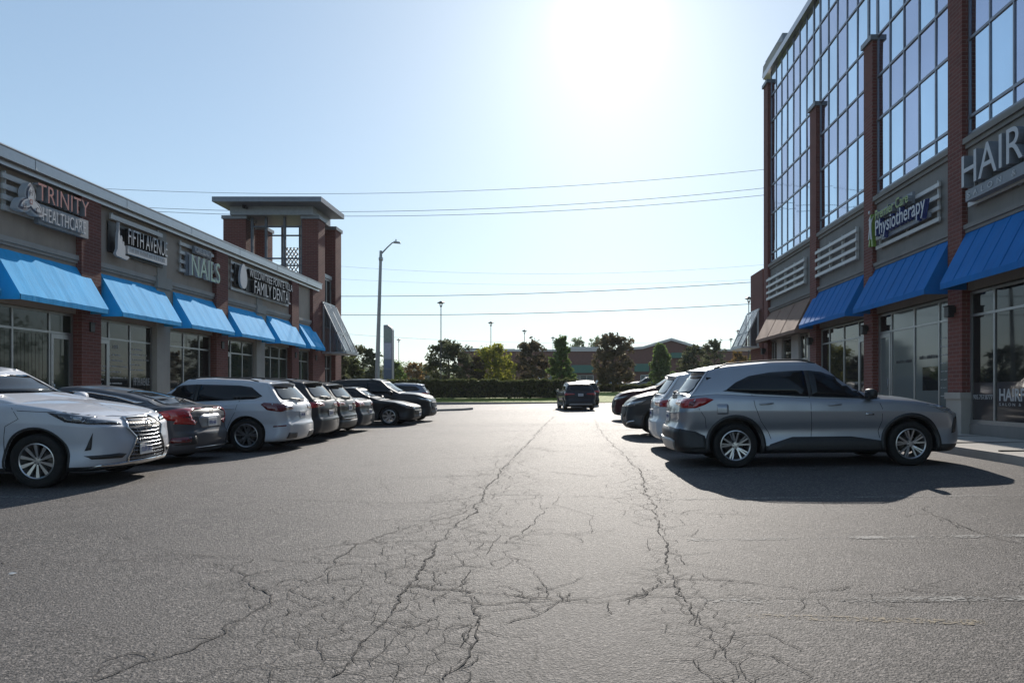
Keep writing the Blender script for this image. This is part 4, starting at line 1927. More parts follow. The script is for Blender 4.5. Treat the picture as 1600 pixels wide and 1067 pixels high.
        # rim lip and barrel
        rm.lathe([(rr + .004, h * .84 * o_), (rr - .006, h * .86 * o_), (rr - .016, h * .80 * o_), (rr - .03, h * .2 * o_), (rr - .05, -h * .8 * o_)], 'y', 48)
        yo = h * .62 * o_
        yi = h * .30 * o_

        def spoke(a0, w0, a1, w1, r0, r1, mi=0, dy=0):
            pts = []
            for (rad, ang, hw) in ((r0, a0, w0), (r1, a1, w1)):
                c = Vector((math.cos(ang), math.sin(ang)))
                t = Vector((-c.y, c.x))
                pts.append((c * rad + t * hw, c * rad - t * hw))
            (p1, p2), (p3, p4) = pts
            base = [p1, p3, p4, p2]
            yy = [yo + dy, yo + .018 * o_ + dy, yo + .018 * o_ + dy, yo + dy]
            top = [(b.x, yv, b.y) for b, yv in zip(base, yy)]
            bt_ = [(b.x * .99, yv - .045 * o_, b.y * .99) for b, yv in zip(base, yy)]
            fs = [(0, 1, 2, 3), (7, 6, 5, 4), (0, 4, 5, 1), (1, 5, 6, 2), (2, 6, 7, 3), (3, 7, 4, 0)]
            rm.add(top + bt_, fs, mi)
        n = {'split5': 5, 'ten': 10, 'seven': 7, 'five': 5}[style]
        for k in range(n):
            a = 2 * math.pi * k / n + .3
            if style == 'split5':
                for sg in (-1, 1):
                    spoke(a + sg * .05, .013, a + sg * .22, .012, .045, rr - .012)
                spoke(a + sg * .40, .008, a + sg * .42, .009, rr * .45, rr - .012, 0, -.006 * o_)
                spoke(a + sg * .10, .012, a + sg * .40, .008, .045, rr * .47, 0, -.006 * o_)
            elif style == 'ten':
                spoke(a, .012, a + .06, .026, .045, rr - .012)
            elif style == 'seven':
                spoke(a, .02, a, .028, .045, rr - .012)
            else:
                spoke(a, .03, a, .045, .045, rr - .012)
        rm.lathe([(0, yo + .004 * o_), (.05, yo + .002 * o_), (.058, yo - .01 * o_), (.06, yi)], 'y', 20)
        for k in range(5):
            a = 2 * math.pi * k / 5
            rm.lathe([(0, yo + .008 * o_), (.008, yo + .008 * o_), (.009, yo - .01 * o_)], 'y', 6, (.04 * math.cos(a), 0, .04 * math.sin(a)), 1)
        rm.build('rim', [rim, DARKM], wo, sharp=30)
        return wo

    def wheels(s, **kw):
        for x in (s.fx, s.rx):
            for side in (1, -1):
                s.wheel(x, side, **kw)

    def mirror(s, x, z, mat=None):
        w = s.W / 2
        for sg in (1, -1):
            m = MB()
            y0 = sg * (w - .10)
            prof = []
            for (dx, hy, hz, cy) in ((.10, .01, .02, .14), (.07, .10, .062, .15), (.02, .125, .085, .155), (-.04, .125, .08, .16), (-.05, .11, .07, .16)):
                ring = []
                for k in range(12):
                    a = 2 * math.pi * k / 12
                    ca, sa = math.cos(a), math.sin(a)
                    ca = math.copysign(abs(ca) ** .7, ca)
                    sa = math.copysign(abs(sa) ** .7, sa)
                    ring.append((x + dx, y0 + sg * (cy + hy * ca), z + .06 + hz * sa))
                prof.append(ring)
            vs = [p for r_ in prof for p in r_]
            fs = []
            for j in range(4):
                for k in range(12):
                    fs.append((j * 12 + k, j * 12 + (k + 1) % 12, (j + 1) * 12 + (k + 1) % 12, (j + 1) * 12 + k))
            fs.append(tuple(range(12)))
            fs.append(tuple(range(48, 60)))
            m.add(vs, fs, 0, True)
            m.box(x - .02, y0, z - .02, x + .05, y0 + sg * .09, z + .02, 1)
            o = m.build('side_mirror', [mat or s.sp['paint'], BLACKP], s.root)
            g = MB()
            g.prism([(x - .0515, y0 + sg * .07, z + .005), (x - .0515, y0 + sg * .24, z + .005), (x - .0515, y0 + sg * .25, z + .11), (x - .0515, y0 + sg * .08, z + .12)], (-.003, 0, 0))
            g.build('mirror_glass', CHROME, o)

    def handle(s, x, z, mat=None):
        for v, sg in (('L', 1), ('R', -1)):
            h = s.hit(v, x, z)
            if not h:
                continue
            m = MB()
            y = h[0].y
            m.tube([(x - .11, y - sg * .005, z - .004), (x - .08, y + sg * .026, z), (x + .05, y + sg * .03, z + .006), (x + .10, y + sg * .004, z + .006)], [.010, .014, .015, .010], 8)
            m.build('door_handle', mat or s.sp['paint'], s.root)

    def plate(s, view, z, y=0, txt='CTRK 418', yw=.155, back=PLATE):
        h = s.hit(view, y, z)
        if not h:
            return
        sg = 1 if view == 'F' else -1
        x = max(abs(s.hit(view, y + dy, z + dz)[0].x) for dy in (-.12, 0, .12) for dz in (-.06, .06) if s.hit(view, y + dy, z + dz)) + .012
        m = MB()
        m.box(sg * x, y - yw, z - .078, sg * (x - .012), y + yw, z + .078)
        o = m.build('licence_plate', back, s.root, bevel=.006)
        if txt:
            text_obj('plate_lettering', txt, o, lambda u, v, w_: (sg * (x + .001 + w_), y + sg * (-.12 + u), z - .035 + v), .24, .065, .002, [PLATEB])
        return o

    def place(s, x, y, heading, label=None, cat='car', group=None, z=None):
        """heading: angle of the car's front from +X"""
        zc = gz(x, y) if z is None else z
        e = .5
        nx, ny = (gz(x + e, y) - gz(x - e, y)) / (2 * e), (gz(x, y + e) - gz(x, y - e)) / (2 * e)
        up = Vector((-nx, -ny, 1)).normalized()
        f = Vector((math.cos(heading), math.sin(heading), 0))
        f = (f - up * f.dot(up)).normalized()
        l = up.cross(f)
        M = Matrix((f, l, up)).transposed().to_4x4()
        s.root.location = (x, y, zc + .006)
        s.root.rotation_euler = M.to_euler()
        tag(s.root, label, cat, group)

    # standard sets of details
    def std_lights(s, head, headp, tail, tailp, tailm=RED, headm=LENS):
        """side and end polygons for head and tail lamps"""
        for sg, v in ((1, 'L'), (-1, 'R')):
            if head:
                s.patch('headlight', v, head, headm, th=.007, step=.06, rnd=.012)
            if tail:
                s.patch('tail_light', v, tail, tailm, th=.007, step=.06, rnd=.012)
        for sg in (1, -1):
            if headp:
                s.patch('headlight', 'F', [(sg * y, z) for y, z in headp], headm, th=.007, step=.06, rnd=.012)
            if tailp:
                s.patch('tail_light', 'B', [(sg * y, z) for y, z in tailp], tailm, th=.007, step=.06, rnd=.012)

    def arch_trim(s, w_=.055, th=.014, mat=BLACKP, z0=.24):
        for cx in (s.fx, s.rx):
            ri, ro = s.r + .056, s.r + .056 + w_
            zc = s.r + .012
            P = []
            n = 26
            a0 = math.asin((z0 - zc) / ro)
            for i in range(n + 1):
                a = a0 + (math.pi - 2 * a0) * i / n
                P.append((cx + ro * math.cos(a), zc + ro * math.sin(a)))
            a0 = math.asin((z0 - zc) / ri)
            for i in range(n, -1, -1):
                a = a0 + (math.pi - 2 * a0) * i / n
                P.append((cx + (ri + .002) * math.cos(a), zc + (ri + .002) * math.sin(a)))
            s.both('wheel_arch_trim', P, mat, th=th, step=.08, back=.05)

    def glass(s, side, ws, rw, mat=CARGLASS):
        """side: list of side window polygons; ws/rw: half polygons (y, z) mirrored"""
        for P in side:
            s.both('side_window', P, mat, th=.005, step=.08, rnd=.02)
        if ws:
            P = [(y, z) for y, z in ws] + [(-y, z) for y, z in ws[::-1]]
            s.patch('windshield', 'F', P, mat, th=.005, step=.07, rnd=.04)
        if rw:
            P = [(y, z) for y, z in rw] + [(-y, z) for y, z in rw[::-1]]
            s.patch('rear_window', 'B', P, mat, th=.005, step=.06, rnd=.04)

    def wiper(s, z, ang=.0, L=.3, y=0):
        h1, h2 = s.hit('B', y, z), s.hit('B', y + L, z + .03)
        if h1 and h2:
            m = MB()
            m.tube([h1[0] + Vector((-.03, 0, -.02)), h1[0] + Vector((-.045, 0, 0)), h2[0] + Vector((-.02, 0, 0))], [.025, .018, .008], 6)
            m.build('rear_wiper', BLACKP, s.root)

    def fin(s, x):
        z = s.hit('T', x, .001)[0].z
        m = MB()
        m.prism([(x + .09, -.018, z - .005), (x - .07, -.018, z - .005), (x - .08, -.012, z + .055), (x - .05, -.012, z + .06)], (0, .034, 0))
        m.build('roof_antenna', BLACKP, s.root)

    def roof_rail(s, x0, x1, mat=None):
        for sg in (1, -1):
            pts = []
            for i in range(9):
                x = x0 + (x1 - x0) * i / 8
                yy = sg * (s.W / 2 - s.sp.get('tumble', .26) - .06)
                h = s.hit('T', x, yy)
                if h:
                    pts.append(h[0] + Vector((0, 0, .035 if 0 < i < 8 else .0)))
            m = MB()
            m.tube(pts, .014, 8)
            m.build('roof_rail', mat or BLACKP, s.root)

    def spoiler(s, z, depth=.16, mat=None):
        """lip above the rear window, following the roof end"""
        w_ = s.W / 2 - s.sp.get('tumble', .26) - .03
        m = MB()
        n = 12
        vs, fs = [], []
        for i in range(n + 1):
            y = -w_ + 2 * w_ * i / n
            x = s.sp['bt'] + s.sp.get('gcr', .1) * (y / w_) ** 2
            zz = interp(s.sp['roof'], x) + .045 * (1 - (y / w_) ** 2)
            for (dx, dz) in ((.10, .006), (-depth, -.03), (-depth, -.052), (.02, -.085)):
                vs.append((x + dx, y, zz + dz))
        for i in range(n):
            for k in range(4):
                k2 = (k + 1) % 4
                fs.append((i * 4 + k, (i + 1) * 4 + k, (i + 1) * 4 + k2, i * 4 + k2))
        fs += [(3, 2, 1, 0)[::-1], tuple(n * 4 + k for k in range(4))[::-1]]
        m.add(vs, fs, 0, True)
        m.build('spoiler', mat or s.sp['paint'], s.root, sharp=35)


def P_(*a):
    return list(a)


# --- 1. silver crossover on the right (largest car)
SILVER = paint('paint_silver', (.34, .355, .39), 1.5, .2)
c = Car('parked_car', L=4.6, W=1.88, H=1.68, WB=2.71, fo=.92, r=.345, rim_r=.232, clear=.21, clad=.12, paint=SILVER,
        belt=[(-2.25, .98), (-2.1, 1.10), (-1.6, 1.14), (-.6, 1.09), (.5, 1.04), (1.0, 1.04), (1.5, 1.0), (1.9, .925), (2.1, .86), (2.3, .76)],
        roof=[(-2.1, 1.46), (-1.9, 1.50), (-1.4, 1.575), (-.7, 1.63), (-.2, 1.635), (.2, 1.58), (.6, 1.4)],
        cowl=1.12, rfx=.14, bb=-2.12, bt=-1.80, tumble=.27, tail=.06, crown=.075, gcr=.16, fc=.34, rc=.30, crx=.04, wse=.95)
c.arch_trim(.065, .016)
c.wheels(style='split5')
c.glass([[(-1.46, 1.20), (-1.30, 1.32), (-1.08, 1.42), (-.75, 1.475), (-.30, 1.50), (-.22, 1.50), (-.18, 1.10), (-1.0, 1.15)],
         [(-.16, 1.50), (.05, 1.475), (.28, 1.39), (.62, 1.21), (.86, 1.06), (.80, 1.05), (-.13, 1.10)]],
        [(.70, 1.12), (.64, 1.32), (.55, 1.52)], [(.60, 1.16), (.66, 1.22), (.60, 1.42)])
c.both('pillar_trim', [(-.24, 1.495), (-.14, 1.495), (-.10, 1.10), (-.20, 1.105)], BLACKP, th=.004, step=.06)
c.both('window_trim', [(-1.50, 1.19), (-1.0, 1.135), (-.2, 1.085), (.88, 1.04), (.88, 1.055), (-.2, 1.102), (-1.0, 1.152), (-1.46, 1.205)], BLACKP, th=.007, step=.08)
c.patch('quarter_glass', 'L', [(-1.98, 1.25), (-1.66, 1.40), (-1.92, 1.43)], CARGLASS, th=.004)
c.patch('quarter_glass', 'R', [(-1.98, 1.25), (-1.66, 1.40), (-1.92, 1.43)], CARGLASS, th=.004)
c.both('rocker_cladding', [(-.88, .24), (.96, .24), (.92, .40), (.45, .47), (-.45, .47), (-.80, .36)], BLACKP, th=.012)
for v in 'LR':
    c.patch('bumper_cladding', v, [(-2.3, .30), (-1.75, .30), (-1.80, .50), (-1.95, .57), (-2.3, .63)], BLACKP, th=.01, step=.07)
c.patch('bumper_cladding', 'B', [(-.9, .30), (.9, .30), (.88, .60), (.4, .62), (-.4, .62), (-.88, .60)], BLACKP, th=.012, step=.07)
c.patch('skid_plate', 'B', [(-.62, .27), (.62, .27), (.72, .42), (.5, .45), (-.5, .45), (-.72, .42)], SKID, th=.03, step=.08)
c.patch('grille', 'F', [(-.62, .55), (.62, .55), (.70, .80), (-.70, .80)], BLACKP, th=.01, step=.08, rnd=.03)
c.patch('lower_grille', 'F', [(-.7, .30), (.7, .30), (.62, .46), (-.62, .46)], BLACKP, th=.012, step=.08)
for v in 'LR':
    c.patch('air_curtain', v, [(2.02, .50), (2.10, .52), (2.12, .76), (2.05, .74)], BLACKP, th=.006, step=.05)
c.std_lights([(1.60, .96), (1.80, .935), (2.14, .85), (2.16, .77), (2.0, .79)], [(.5, .85), (.88, .89), (.88, .80), (.5, .78)],
             [(-2.22, .93), (-2.22, 1.06), (-1.78, 1.09), (-1.66, 1.06), (-1.80, .98), (-1.95, .93)], [(.42, .99), (.95, .93), (.95, 1.07), (.42, 1.05)])
for v in 'LR':
    c.patch('lamp_strip', v, [(1.78, .925), (2.08, .865), (2.08, .85), (1.80, .905)], CHROME, th=.012, step=.05)
    c.patch('lamp_inner', v, [(-2.05, .965), (-2.03, 1.03), (-1.93, 1.04), (-1.98, .965)], REDD, th=.011, step=.05)
c.seams([[(-.17, 1.09), (-.17, .85), (-.15, .6), (-.16, .47)], [(-1.06, 1.13), (-1.03, .95), (-.94, .72), (-.82, .55), (-.78, .44)],
         [(.86, 1.05), (.93, .9), (.93, .7), (.88, .55), (.90, .44)], [(-1.9, .93), (-1.80, .78), (-1.78, .62)]])
c.both('fuel_flap', [(-1.62, .83), (-1.44, .83), (-1.44, .99), (-1.62, .99)], SILVER, th=.003, rnd=.03, step=.06, back=.001)
c.both('fender_badge', [(.66, .80), (.80, .795), (.80, .82), (.68, .83)], CHROME, th=.006, step=.05)
c.handle(-.85, .985)
c.handle(.20, .96)
c.mirror(.72, 1.06, BLACKP)
c.plate('B', .78, txt='CWJZ 204')
c.wiper(1.17, L=.28)
c.spoiler(1.5, .12)
c.fin(-1.35)
c.roof_rail(-1.6, .0, BLACKP)
c.place(3.9, 11.78, 0, 'silver crossover parked nose to the office kerb, nearest car on the right')

# --- 2. white crossover with a large mesh grille, lower left
WHITEP = paint('paint_white', (.50, .52, .57), .1, .28)
c = Car('parked_car', L=4.89, W=1.90, H=1.71, WB=2.79, fo=1.02, r=.37, rim_r=.242, clear=.21, clad=.05, paint=WHITEP,
        belt=[(-2.4, 1.0), (-2.2, 1.14), (-1.4, 1.17), (.3, 1.12), (.95, 1.16), (1.15, 1.15), (1.55, 1.09), (1.95, 1.00), (2.2, .93), (2.45, .84)],
        roof=[(-2.2, 1.44), (-1.9, 1.52), (-1.2, 1.62), (-.4, 1.66), (0, 1.65), (.35, 1.58), (.6, 1.45)],
        cowl=1.28, rfx=.18, bb=-2.3, bt=-1.85, tumble=.29, tail=.06, crown=.045, fc=.50, rc=.30, cfx=.10)
c.arch_trim(.03, .010)
c.wheels(style='ten')
c.glass([[(-1.9, 1.24), (-1.3, 1.47), (-.45, 1.54), (-.42, 1.19)], [(-.36, 1.54), (.10, 1.51), (.45, 1.35), (.86, 1.17), (.86, 1.15), (-.34, 1.18)]],
        [(.04, 1.210), (.25, 1.206), (.5, 1.196), (.71, 1.182), (.66, 1.36), (.56, 1.56)], [(.62, 1.16), (.58, 1.45)])
c.patch('grille', 'F', [(-.40, .78), (-.30, .92), (.30, .92), (.40, .78), (.30, .64), (.44, .36), (.40, .30), (-.40, .30), (-.44, .36), (-.30, .64)], SIGNB, th=.012, step=.05)
# spindle mesh: chrome staves
gm = MB()
for k in range(11):
    z = .34 + k * .053
    hw = interp([(.30, .41), (.36, .43), (.64, .29), (.78, .38), (.92, .29)], z)
    P = [(-hw, z), (-hw * .5, z - .008), (0, z - .010), (hw * .5, z - .008), (hw, z), (hw, z + .011), (hw * .5, z + .003), (0, z + .001), (-hw * .5, z + .003), (-hw, z + .011)]
    c.patch('grille_mesh', 'F', P, CHROME, th=.020, step=.1, mb=gm, back=.0)
for k in range(-7, 8):
    y = k * .052
    zt = .91 if abs(y) < .3 else .80
    c.patch('grille_mesh', 'F', [(y - .004, .35), (y + .004, .35), (y * .9 + .004, .62), (y * .9 - .004, .62)], CHROME, th=.018, step=.1, mb=gm, back=0)
    if abs(y) < .3:
        c.patch('grille_mesh', 'F', [(y * .9 - .004, .62), (y * .9 + .004, .62), (y + .004, .905), (y - .004, .905)], CHROME, th=.018, step=.1, mb=gm, back=0)
gm.build('grille_mesh', simple('dark_chrome', (.32, .33, .35), .2, 1), c.root)
gm = MB()
for P in ([(-.31, .92), (-.42, .78), (-.31, .645), (-.46, .36), (-.43, .30), (-.40, .30), (-.43, .36), (-.285, .645), (-.395, .78), (-.30, .90)],):
    c.patch('grille_frame', 'F', P, CHROME, th=.024, step=.08, mb=gm, back=0)
    c.patch('grille_frame', 'F', [(-y, z) for y, z in P], CHROME, th=.024, step=.08, mb=gm, back=0)
c.patch('grille_frame', 'F', [(-.30, .905), (.30, .905), (.31, .925), (-.31, .925)], CHROME, th=.024, step=.08, mb=gm, back=0)
gm.build('grille_frame', CHROME, c.root)
em = MB()
h = c.hit('F', 0, .80)[0]
em.lathe([(.075, 0), (.085, .012), (.095, 0)], 'x', 20, (h.x + .02, 0, .80))
em.prism([(h.x + .02, -.045, .85), (h.x + .02, -.06, .76), (h.x + .02, .06, .755), (h.x + .02, .055, .775), (h.x + .02, -.035, .78), (h.x + .02, -.025, .85)], (.012, 0, 0))
em.build('emblem', CHROME, c.root)
for v in 'LR':
    c.patch('headlight', v, [(1.60, 1.03), (1.85, 1.01), (2.20, .93), (2.36, .86), (2.12, .86), (1.85, .90)], LENSD, th=.008, step=.05)
    c.patch('lamp_inner', v, [(1.92, .97), (2.02, .955), (2.04, .905), (1.94, .92)], LENS, th=.012, step=.04)
    c.patch('fog_slot', v, [(2.06, .50), (2.16, .74), (2.14, .60), (2.13, .51)], BLACKP, th=.008, step=.05)
for sg in (1, -1):
    c.patch('headlight', 'F', [(sg * .46, .83), (sg * .50, .88), (sg * .85, .94), (sg * .86, .86)], LENSD, th=.008, step=.05)
    c.patch('fog_slot', 'F', [(sg * .48, .42), (sg * .60, .44), (sg * .88, .43), (sg * .85, .38), (sg * .55, .37)], BLACKP, th=.010, step=.05)
c.patch('bumper_trim', 'F', [(-.86, .255), (.86, .255), (.80, .30), (.4, .31), (-.4, .31), (-.80, .30)], CHROME, th=.02, step=.08)
c.seams([[(1.12, 1.10), (1.22, .95), (1.04, .85), (.98, .6), (.98, .33)], [(-.40, 1.15), (-.38, .6), (-.40, .33)], [(-1.35, 1.17), (-1.25, .8), (-1.05, .5), (-1.0, .35)]])
c.seams([[(1.16, 1.135), (1.20, 1.06), (1.45, 1.045), (1.8, 1.03), (2.15, .96)]])
c.handle(-1.1, 1.02)
c.handle(-.05, .99)
c.mirror(.72, 1.14)
c.plate('F', .46, y=-.12, txt='CLEV 307', yw=.152)
c.both('pillar_trim', [(-.47, 1.535), (-.34, 1.535), (-.32, 1.19), (-.44, 1.19)], BLACKP, th=.004, step=.06)
c.std_lights(None, None, [(-2.35, .95), (-2.35, 1.10), (-1.9, 1.12), (-1.9, 1.06)], [(.1, 1.02), (.9, .98), (.9, 1.1), (.1, 1.06)])
c.roof_rail(-1.7, -.1, BLACKP)
c.place(-8.68, 10.5, 0, 'white crossover with large mesh grille facing the lane, nearest car on the left')

# --- 3. dark grey fastback saloon
GREYP = paint('paint_dark_grey', (.07, .074, .085), .7, .3)
c = Car('parked_car', L=4.65, W=1.80, H=1.42, WB=2.70, fo=.93, r=.325, rim_r=.222, clear=.17, clad=.0, paint=GREYP,
        belt=[(-2.3, .90), (-2.2, .97), (-2.0, 1.01), (-1.5, 1.02), (-.6, .97), (.6, .90), (1.1, .90), (1.6, .84), (2.0, .74), (2.25, .64)],
        roof=[(-2.2, .99), (-1.9, 1.02), (-1.6, 1.10), (-1.1, 1.24), (-.6, 1.33), (-.2, 1.375), (.1, 1.37), (.4, 1.3)],
        cowl=1.2, rfx=.25, bb=-1.98, bt=-1.55, tumble=.27, tail=.05, crown=.03, rc=.42, gcr=.1, bge=1.0, crx=.09)
c.wheels(style='seven')
c.glass([[(-1.30, 1.08), (-.95, 1.18), (-.5, 1.26), (-.32, 1.285), (-.30, 1.0), (-1.0, 1.03)], [(-.25, 1.285), (.15, 1.27), (.55, 1.1), (.85, .95), (-.23, .99)]],
        [(.66, .94), (.55, 1.29)], None)
c.patch('rear_window', 'T', [(-1.72, -.50), (-1.80, -.2), (-1.82, 0), (-1.80, .2), (-1.72, .50), (-.98, .46), (-.94, .2), (-.93, 0), (-.94, -.2), (-.98, -.46)], CARGLASS, th=.005, step=.08, rnd=.04)
for v in 'LR':
    c.patch('tail_light', v, [(-2.24, .965), (-1.95, .955), (-1.66, .90), (-1.80, .84), (-1.95, .78), (-2.24, .74)], RED, th=.008, step=.05, rnd=.02)
    c.patch('lamp_inner', v, [(-1.98, .90), (-1.80, .905), (-1.86, .83), (-2.0, .82)], simple('lamp_bright_red', (.62, .03, .02), .25, coat=1), th=.012, step=.05)
    c.patch('rear_reflector', v, [(-2.24, .38), (-1.96, .38), (-1.99, .47), (-2.24, .48)], REDD, th=.008, step=.06)
for sg in (1, -1):
    P = [(.88, .72), (.50, .68), (.44, .74), (.58, .78), (.62, .90), (.45, .955), (.20, .965), (.2, .99), (.5, .99), (.88, .965)]
    c.patch('tail_light', 'B', [(sg * y, z) for y, z in P], RED, th=.010, step=.05)
    c.patch('lamp_cluster', 'B', [(sg * .56, .80), (sg * .78, .80), (sg * .78, .9), (sg * .64, .92)], LENSD, th=.008, step=.05)
    c.patch('bumper_vent', 'B', [(sg * .50, .34), (sg * .84, .34), (sg * .86, .48), (sg * .55, .50)], BLACKP, th=.006, step=.06, rnd=.03)
c.patch('trunk_recess', 'B', [(-.34, .62), (-.40, .80), (-.30, .86), (.30, .86), (.40, .80), (.34, .62)], simple('plate_surround', (.3, .31, .33), .3, .6), th=.004, step=.07)
c.plate('B', .72, txt='BVLA 665')
em = MB()
h = c.hit('B', 0, .90)[0]
em.prism([(h.x - .004, -.05, .94), (h.x - .004, -.035, .94), (h.x - .004, -.026, .905), (h.x - .004, .026, .905), (h.x - .004, .035, .94), (h.x - .004, .05, .94), (h.x - .004, .038, .86), (h.x - .004, .026, .86), (h.x - .004, .022, .892), (h.x - .004, -.022, .892), (h.x - .004, -.026, .86), (h.x - .004, -.038, .86)], (-.01, 0, 0))
em.build('emblem', CHROME, c.root)
c.patch('bumper_trim', 'B', [(-.55, .27), (.55, .27), (.55, .285), (-.55, .285)], CHROME, th=.012, step=.1)
c.seams([[(-.27, .99), (-.24, .6), (-.26, .3)], [(-1.12, 1.03), (-1.05, .8), (-.92, .55), (-.88, .3)], [(.9, .9), (.95, .6), (.92, .3)]])
c.both('window_chrome', [(-1.46, 1.095), (-1.3, 1.085), (-.95, 1.185), (-.5, 1.268), (-.1, 1.295), (-.1, 1.315), (-.5, 1.288), (-.97, 1.205), (-1.32, 1.11)], CHROME, th=.008, step=.1)
c.fin(-.9)
c.mirror(.62, .95)
c.handle(-.95, .86)
c.handle(.0, .84)
c.place(-8.92, 13.1, math.pi, 'dark grey fastback saloon with C shaped red tail lights, beside the white crossover')

# --- generic SUV used by several cars


def suv(paintm, rails_=True, clad=.10, style='ten', taillamp='bar', **o):
    sp = dict(L=4.5, W=1.85, H=1.64, WB=2.68, fo=.9, r=.35, rim_r=.24, clear=.21, clad=clad, paint=paintm,
              belt=[(-2.25, .96), (-2.1, 1.06), (-1.5, 1.10), (-.5, 1.06), (.6, 1.03), (1.0, 1.05), (1.5, 1.0), (1.95, .90), (2.2, .80)],
              roof=[(-2.15, 1.43), (-1.9, 1.47), (-1.2, 1.55), (-.5, 1.59), (0, 1.58), (.3, 1.5), (.6, 1.4)],
              cowl=1.12, rfx=.16, bb=-2.12, bt=-1.80, tumble=.27, tail=.05, crown=.06)
    sp.update(o)
    k = sp['L'] / 4.5
    hz = sp['H'] / 1.64
    if 'belt' not in o:
        sp['belt'] = [(x * k, z * hz) for x, z in sp['belt']]
    if 'roof' not in o:
        sp['roof'] = [(x * k, z * hz) for x, z in sp['roof']]
    for q in ('cowl', 'rfx', 'bb', 'bt'):
        if q not in o:
            sp[q] = sp[q] * k
    c = Car('parked_car', **sp)
    if clad:
        c.arch_trim(.05, .012)
        c.both('rocker_cladding', [(c.rx + .46, .24), (c.fx - .46, .24), (c.fx - .48, .38), (c.rx + .48, .38)], BLACKP, th=.010)
    c.wheels(style=style)

    def q(P):
        return [(x * k, z * hz) for x, z in P]
    c.glass([q([(-1.66, 1.20), (-1.40, 1.40), (-1.15, 1.44), (-.30, 1.475), (-.28, 1.10), (-1.5, 1.14)]), q([(-.24, 1.475), (.10, 1.46), (.45, 1.30), (.84, 1.09), (.8, 1.07), (-.22, 1.10)])],
            [(.70, 1.10 * hz), (.56, 1.49 * hz)], [(.64, 1.12 * hz), (.66, 1.2 * hz), (.56, 1.41 * hz)])
    c.both('pillar_trim', q([(-.32, 1.472), (-.22, 1.472), (-.20, 1.10), (-.30, 1.10)]), BLACKP, th=.004, step=.06)
    if taillamp == 'bar':
        c.std_lights(q([(1.70, .92), (2.05, .86), (2.08, .78), (1.85, .82)]), [(.42, .80 * hz), (.88, .86 * hz), (.88, .77 * hz), (.45, .74 * hz)],
                     q([(-2.2, .86), (-2.2, .99), (-1.80, 1.02), (-1.74, .98), (-1.95, .88)]), [(.36, .90 * hz), (.92, .86 * hz), (.92, 1.0 * hz), (.36, .97 * hz)])
    c.patch('grille', 'F', [(-.46, .52), (.46, .52), (.56, .66), (.44, .80), (-.44, .80), (-.56, .66)], BLACKP, th=.01, step=.07, rnd=.03)
    c.patch('lower_grille', 'F', [(-.62, .30), (.62, .30), (.56, .44), (-.56, .44)], BLACKP, th=.01, step=.08)
    if clad:
        c.patch('bumper_cladding', 'B', [(-.88, .26), (.88, .26), (.86, .46), (-.86, .46)], BLACKP, th=.010, step=.08)
        for v in 'LR':
            c.patch('bumper_cladding', v, q([(-2.22, .28), (-1.78, .28), (-1.78, .42), (-2.22, .48)]), BLACKP, th=.010, step=.07)
    c.seams([q([(-.26, 1.09), (-.25, .7), (-.27, .40)]), q([(-1.2, 1.12), (-1.12, .85), (-.98, .62), (-.9, .42)]), q([(.84, 1.05), (.90, .8), (.88, .42)])])
    c.handle(-1.0 * k, .94 * hz)
    c.handle(.02 * k, .92 * hz)
    c.mirror(.68 * k, 1.05 * hz)
    c.spoiler(1.4, .10)
    c.wiper(1.12 * hz)
    c.fin(-1.3 * k)
    if rails_:
        c.roof_rail(-1.5 * k, -.05 * k, BLACKP)
    return c


# --- 4. white compact SUV with dark tail lights
c = suv(paint('paint_white_b', (.50, .52, .56), .1, .3), clad=0, style='split5', L=4.48, H=1.60, taillamp=None, clear=.2)
for v in 'LR':
    c.patch('tail_light', v, [(-2.2, .86), (-2.2, 1.0), (-1.72, 1.04), (-1.66, 1.0), (-1.80, .88), (-2.05, .84)], REDD, th=.008, step=.05, rnd=.015)
    c.patch('rear_reflector', v, [(-2.25, .54), (-1.90, .52), (-1.90, .545), (-2.25, .57)], REDD, th=.006, step=.07)
for sg in (1, -1):
    c.patch('tail_light', 'B', [(sg * .42, .89), (sg * .92, .85), (sg * .92, 1.01), (sg * .42, .97)], REDD, th=.008, step=.05, rnd=.015)
    c.patch('diffuser', 'B', [(sg * .30, .26), (sg * .74, .27), (sg * .70, .40), (sg * .34, .38)], DARKM, th=.006, step=.06, rnd=.03)
    c.patch('headlight', 'F', [(sg * .44, .78), (sg * .86, .84), (sg * .86, .74), (sg * .5, .7)], LENSD, th=.008, step=.05)
c.plate('B', .76, txt='CSMY 942')
c.place(-8.12, 15.65, math.pi, 'white compact SUV with narrow dark red tail lights, beside the dark saloon')

# --- 5.. dark SUVs and saloons of the left row
NAVYD = paint('paint_charcoal', (.035, .037, .042), .6, .3)
c = suv(NAVYD, clad=0, L=4.6, H=1.64, r=.36)
c.plate('B', .72, txt='CPDA 118')
c.place(-8.35, 18.0, math.pi, 'charcoal SUV with wide rear window, behind the white compact SUV')
BLACKPT = paint('paint_black', (.02, .021, .024), .5, .28)
c = suv(BLACKPT, clad=.1, L=4.5, H=1.60, style='ten')
c.plate('B', .80, txt='CKTV 730')
c.patch('bumper_trim', 'B', [(-.6, .50), (.6, .50), (.6, .515), (-.6, .515)], CHROME, th=.014, step=.1)
c.place(-8.5, 20.25, math.pi, 'black SUV with red lights and chrome bumper strip, third of the dark cars')


